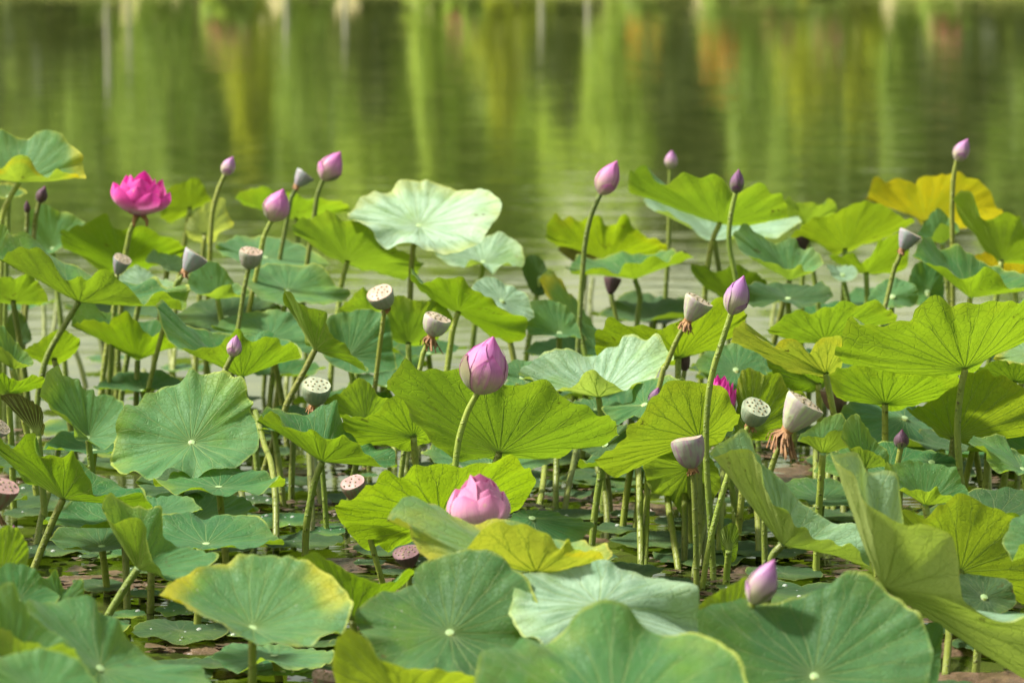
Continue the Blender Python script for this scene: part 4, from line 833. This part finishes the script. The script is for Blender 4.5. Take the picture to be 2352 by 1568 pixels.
# ---------------------------------------------------------------- stems whose leaves are out of sight
for w in ["226,755 232,905","243,750 252,915","262,770 266,922","274,790 276,922","150,765 182,830 205,892","387,770 388,868","402,800 404,872","440,800 432,880","1466,1062 1470,1180 1473,1312","1487,1114 1484,1200 1479,1312",
 "1534,1152 1548,1240 1568,1322","1573,1185 1572,1308","1628,1168 1610,1230 1586,1330","1660,1098 1655,1190 1650,1290","1612,1110 1616,1220 1610,1322","1737,1143 1742,1220 1744,1296","1874,1088 1875,1190","1903,1078 1898,1198","1919,1094 1909,1200",
 "1937,1146 1937,1212","2269,1000 2270,1080 2274,1150","2346,853 2342,950 2334,1172","2180,1440 2176,1500 2164,1572","711,1062 715,1150 717,1238","723,1062 732,1110 743,1174","607,1020 622,1062 633,1150 633,1268","464,1140 460,1210 456,1274",
 "540,1090 558,1150 568,1278","120,1100 95,1190 70,1272","1252,1062 1246,1120 1229,1168","1278,1055 1276,1178","1318,1062 1305,1120 1290,1184","1370,1062 1392,1150 1395,1225","960,990 962,1060","938,1020 928,1090","2005,1060 2003,1150","2150,1100 2152,1180",
 "2230,1400 2236,1500","2290,1430 2285,1520","1690,1120 1688,1230","905,1010 908,1085","590,1030 575,1120","880,800 885,860","940,680 938,760","1130,760 1125,830","1500,680 1497,740","1780,700 1782,760","1940,640 1943,700","1345,640 1338,725","1362,640 1364,720","660,860 662,940","690,830 684,930","100,700 96,800","130,690 105,780","330,850 328,890"]:
    bare_stem(w)
# ---------------------------------------------------------------- floating leaves, mud and litter
NA, NR = 90, 9
for x, y, r, k, dr in [(110,1275,110,'d',14),(250,1285,70,'',6),(330,1380,60,'y',4),(285,1428,58,'y',3),(430,1418,95,'',16),(330,1330,60,'d',6),(640,1215,110,'',18),(570,1170,80,'d',12),(740,1232,75,'',8),(530,1265,90,'d',10),(640,1140,70,'d',6),(820,1070,60,'d',4),(690,1120,80,'d',4),
 (560,1470,90,'p',14),(640,1555,120,'',16),(250,1190,80,'d',4),(60,1200,70,'d',2),(210,1170,60,'d',3),(460,1180,60,'d',8),(400,1220,60,'d',6),(1330,1195,90,'d',8),(1420,1230,80,'d',3),(1500,1260,130,'d',6),(1440,1330,110,'d',2),(1720,1170,90,'d',4),(1680,1240,80,'d',5),(1560,1210,70,'d',3),
 (1800,1330,110,'d',4),(1850,1130,80,'d',3),(1900,1160,80,'d',4),(1960,1130,60,'d',2),(1780,1290,70,'d',3),(1920,1240,60,'',2),(1240,1130,70,'d',4),(1420,1110,80,'d',3),(1110,1140,60,'d',0),(980,1080,60,'d',2),(1330,1110,60,'d',2),(1560,1110,60,'d',2),(360,930,90,'',3),(300,880,80,'p',3),(430,860,80,'p',0),(440,815,70,'p',0),
 (250,840,70,'p',0),(700,985,80,'d',0),(860,1130,60,'d',2),(620,1050,80,'d',2),(120,1050,60,'d',2),(20,1060,60,'d',0),(2050,1150,80,'d',2),(2280,1170,70,'d',2),(2250,1440,80,'d',2),(2160,1200,60,'d',0),(1700,1020,70,'d',0),(1640,1060,60,'d',0),(1290,900,60,'p',0),(800,930,60,'d',0),(560,930,60,'d',0),(140,930,60,'d',0)]:
    pad(x, y, r*.8, k, dr)
rp = random.Random(5)
for i in range(170):
    y = rp.uniform(990, 1620); x = rp.uniform(-20, 2380)
    pad(x, y, rp.choice((25, 40, 55, 70, 95, 125)), rp.choice('dddddddy'), rp.choice((0, 0, 3, 9)))
def blob(x, y, rx, ry, seed):
    d = wd(y); c = at(x, y, d); c.z = 0; vs = [c+Vector((0, 0, .012))]; n = 40; fs = []
    for j, f in enumerate((.35, .7, 1.0)):
        for q in range(n):
            a = 2*math.pi*q/n; nn = 1+.55*noise.noise(Vector((math.cos(a)*1.6, math.sin(a)*1.6, seed)))+.25*noise.noise(Vector((math.cos(a)*6, math.sin(a)*6, seed)))
            vs.append(c+Vector((math.cos(a)*rx*f*nn, math.sin(a)*ry*f*nn, (.012-.02*f*f)+.006*noise.noise(Vector((q*.9, j*3, seed))))))
    for q in range(n):
        q2 = (q+1) % n; fs.append((0, 1+q, 1+q2))
        for j in range(2): fs.append((1+j*n+q, 1+(j+1)*n+q, 1+(j+1)*n+q2, 1+j*n+q2))
    o = mesh('mud_patch', vs, fs, MUD, None, c); o['kind'] = 'structure'
for i, (x, y, rx, ry) in enumerate([(260,1345,.16,.10),(180,1335,.2,.08),(560,1095,.2,.12),(830,1295,.22,.09),(650,1090,.18,.1),(180,1120,.15,.1),(2230,1490,.22,.12),(1440,1170,.18,.1),(1750,1100,.2,.1),(1340,1140,.15,.1),(440,1490,.12,.06),(520,1545,.14,.05),(1700,1310,.1,.06),(300,1150,.15,.08),(1880,1080,.16,.1),(1300,1240,.14,.07),(2300,1560,.2,.1),(760,1150,.1,.1),(60,1100,.2,.1),(1000,1290,.15,.06)]):
    blob(x, y, rx, ry, i*3.3)
vs, fs = [], []
for i in range(7000):
    y = random.uniform(985, 1640); x = random.uniform(-40, 2400); d = wd(y)
    if noise.noise(Vector((x*.006, d*2.2, 5))) < -.02: continue
    c = at(x, y, d); a = random.uniform(0, 6.28); l = random.uniform(.006, .035); w = l*random.uniform(.3, .8); b = len(vs); z = random.uniform(.004, .010)
    for k in range(5):
        t = a+k*1.257; vs.append((c.x+math.cos(t)*l*random.uniform(.6, 1), c.y+math.sin(t)*w*random.uniform(.7, 1.2), z+random.uniform(0, .006)))
    fs.append((b, b+1, b+2, b+3, b+4))
o = mesh('floating_litter', vs, fs, LITTER, smooth=False); tag(o, 'brown scraps of dead leaf floating on the dark water', 'leaf litter', None, 'stuff')
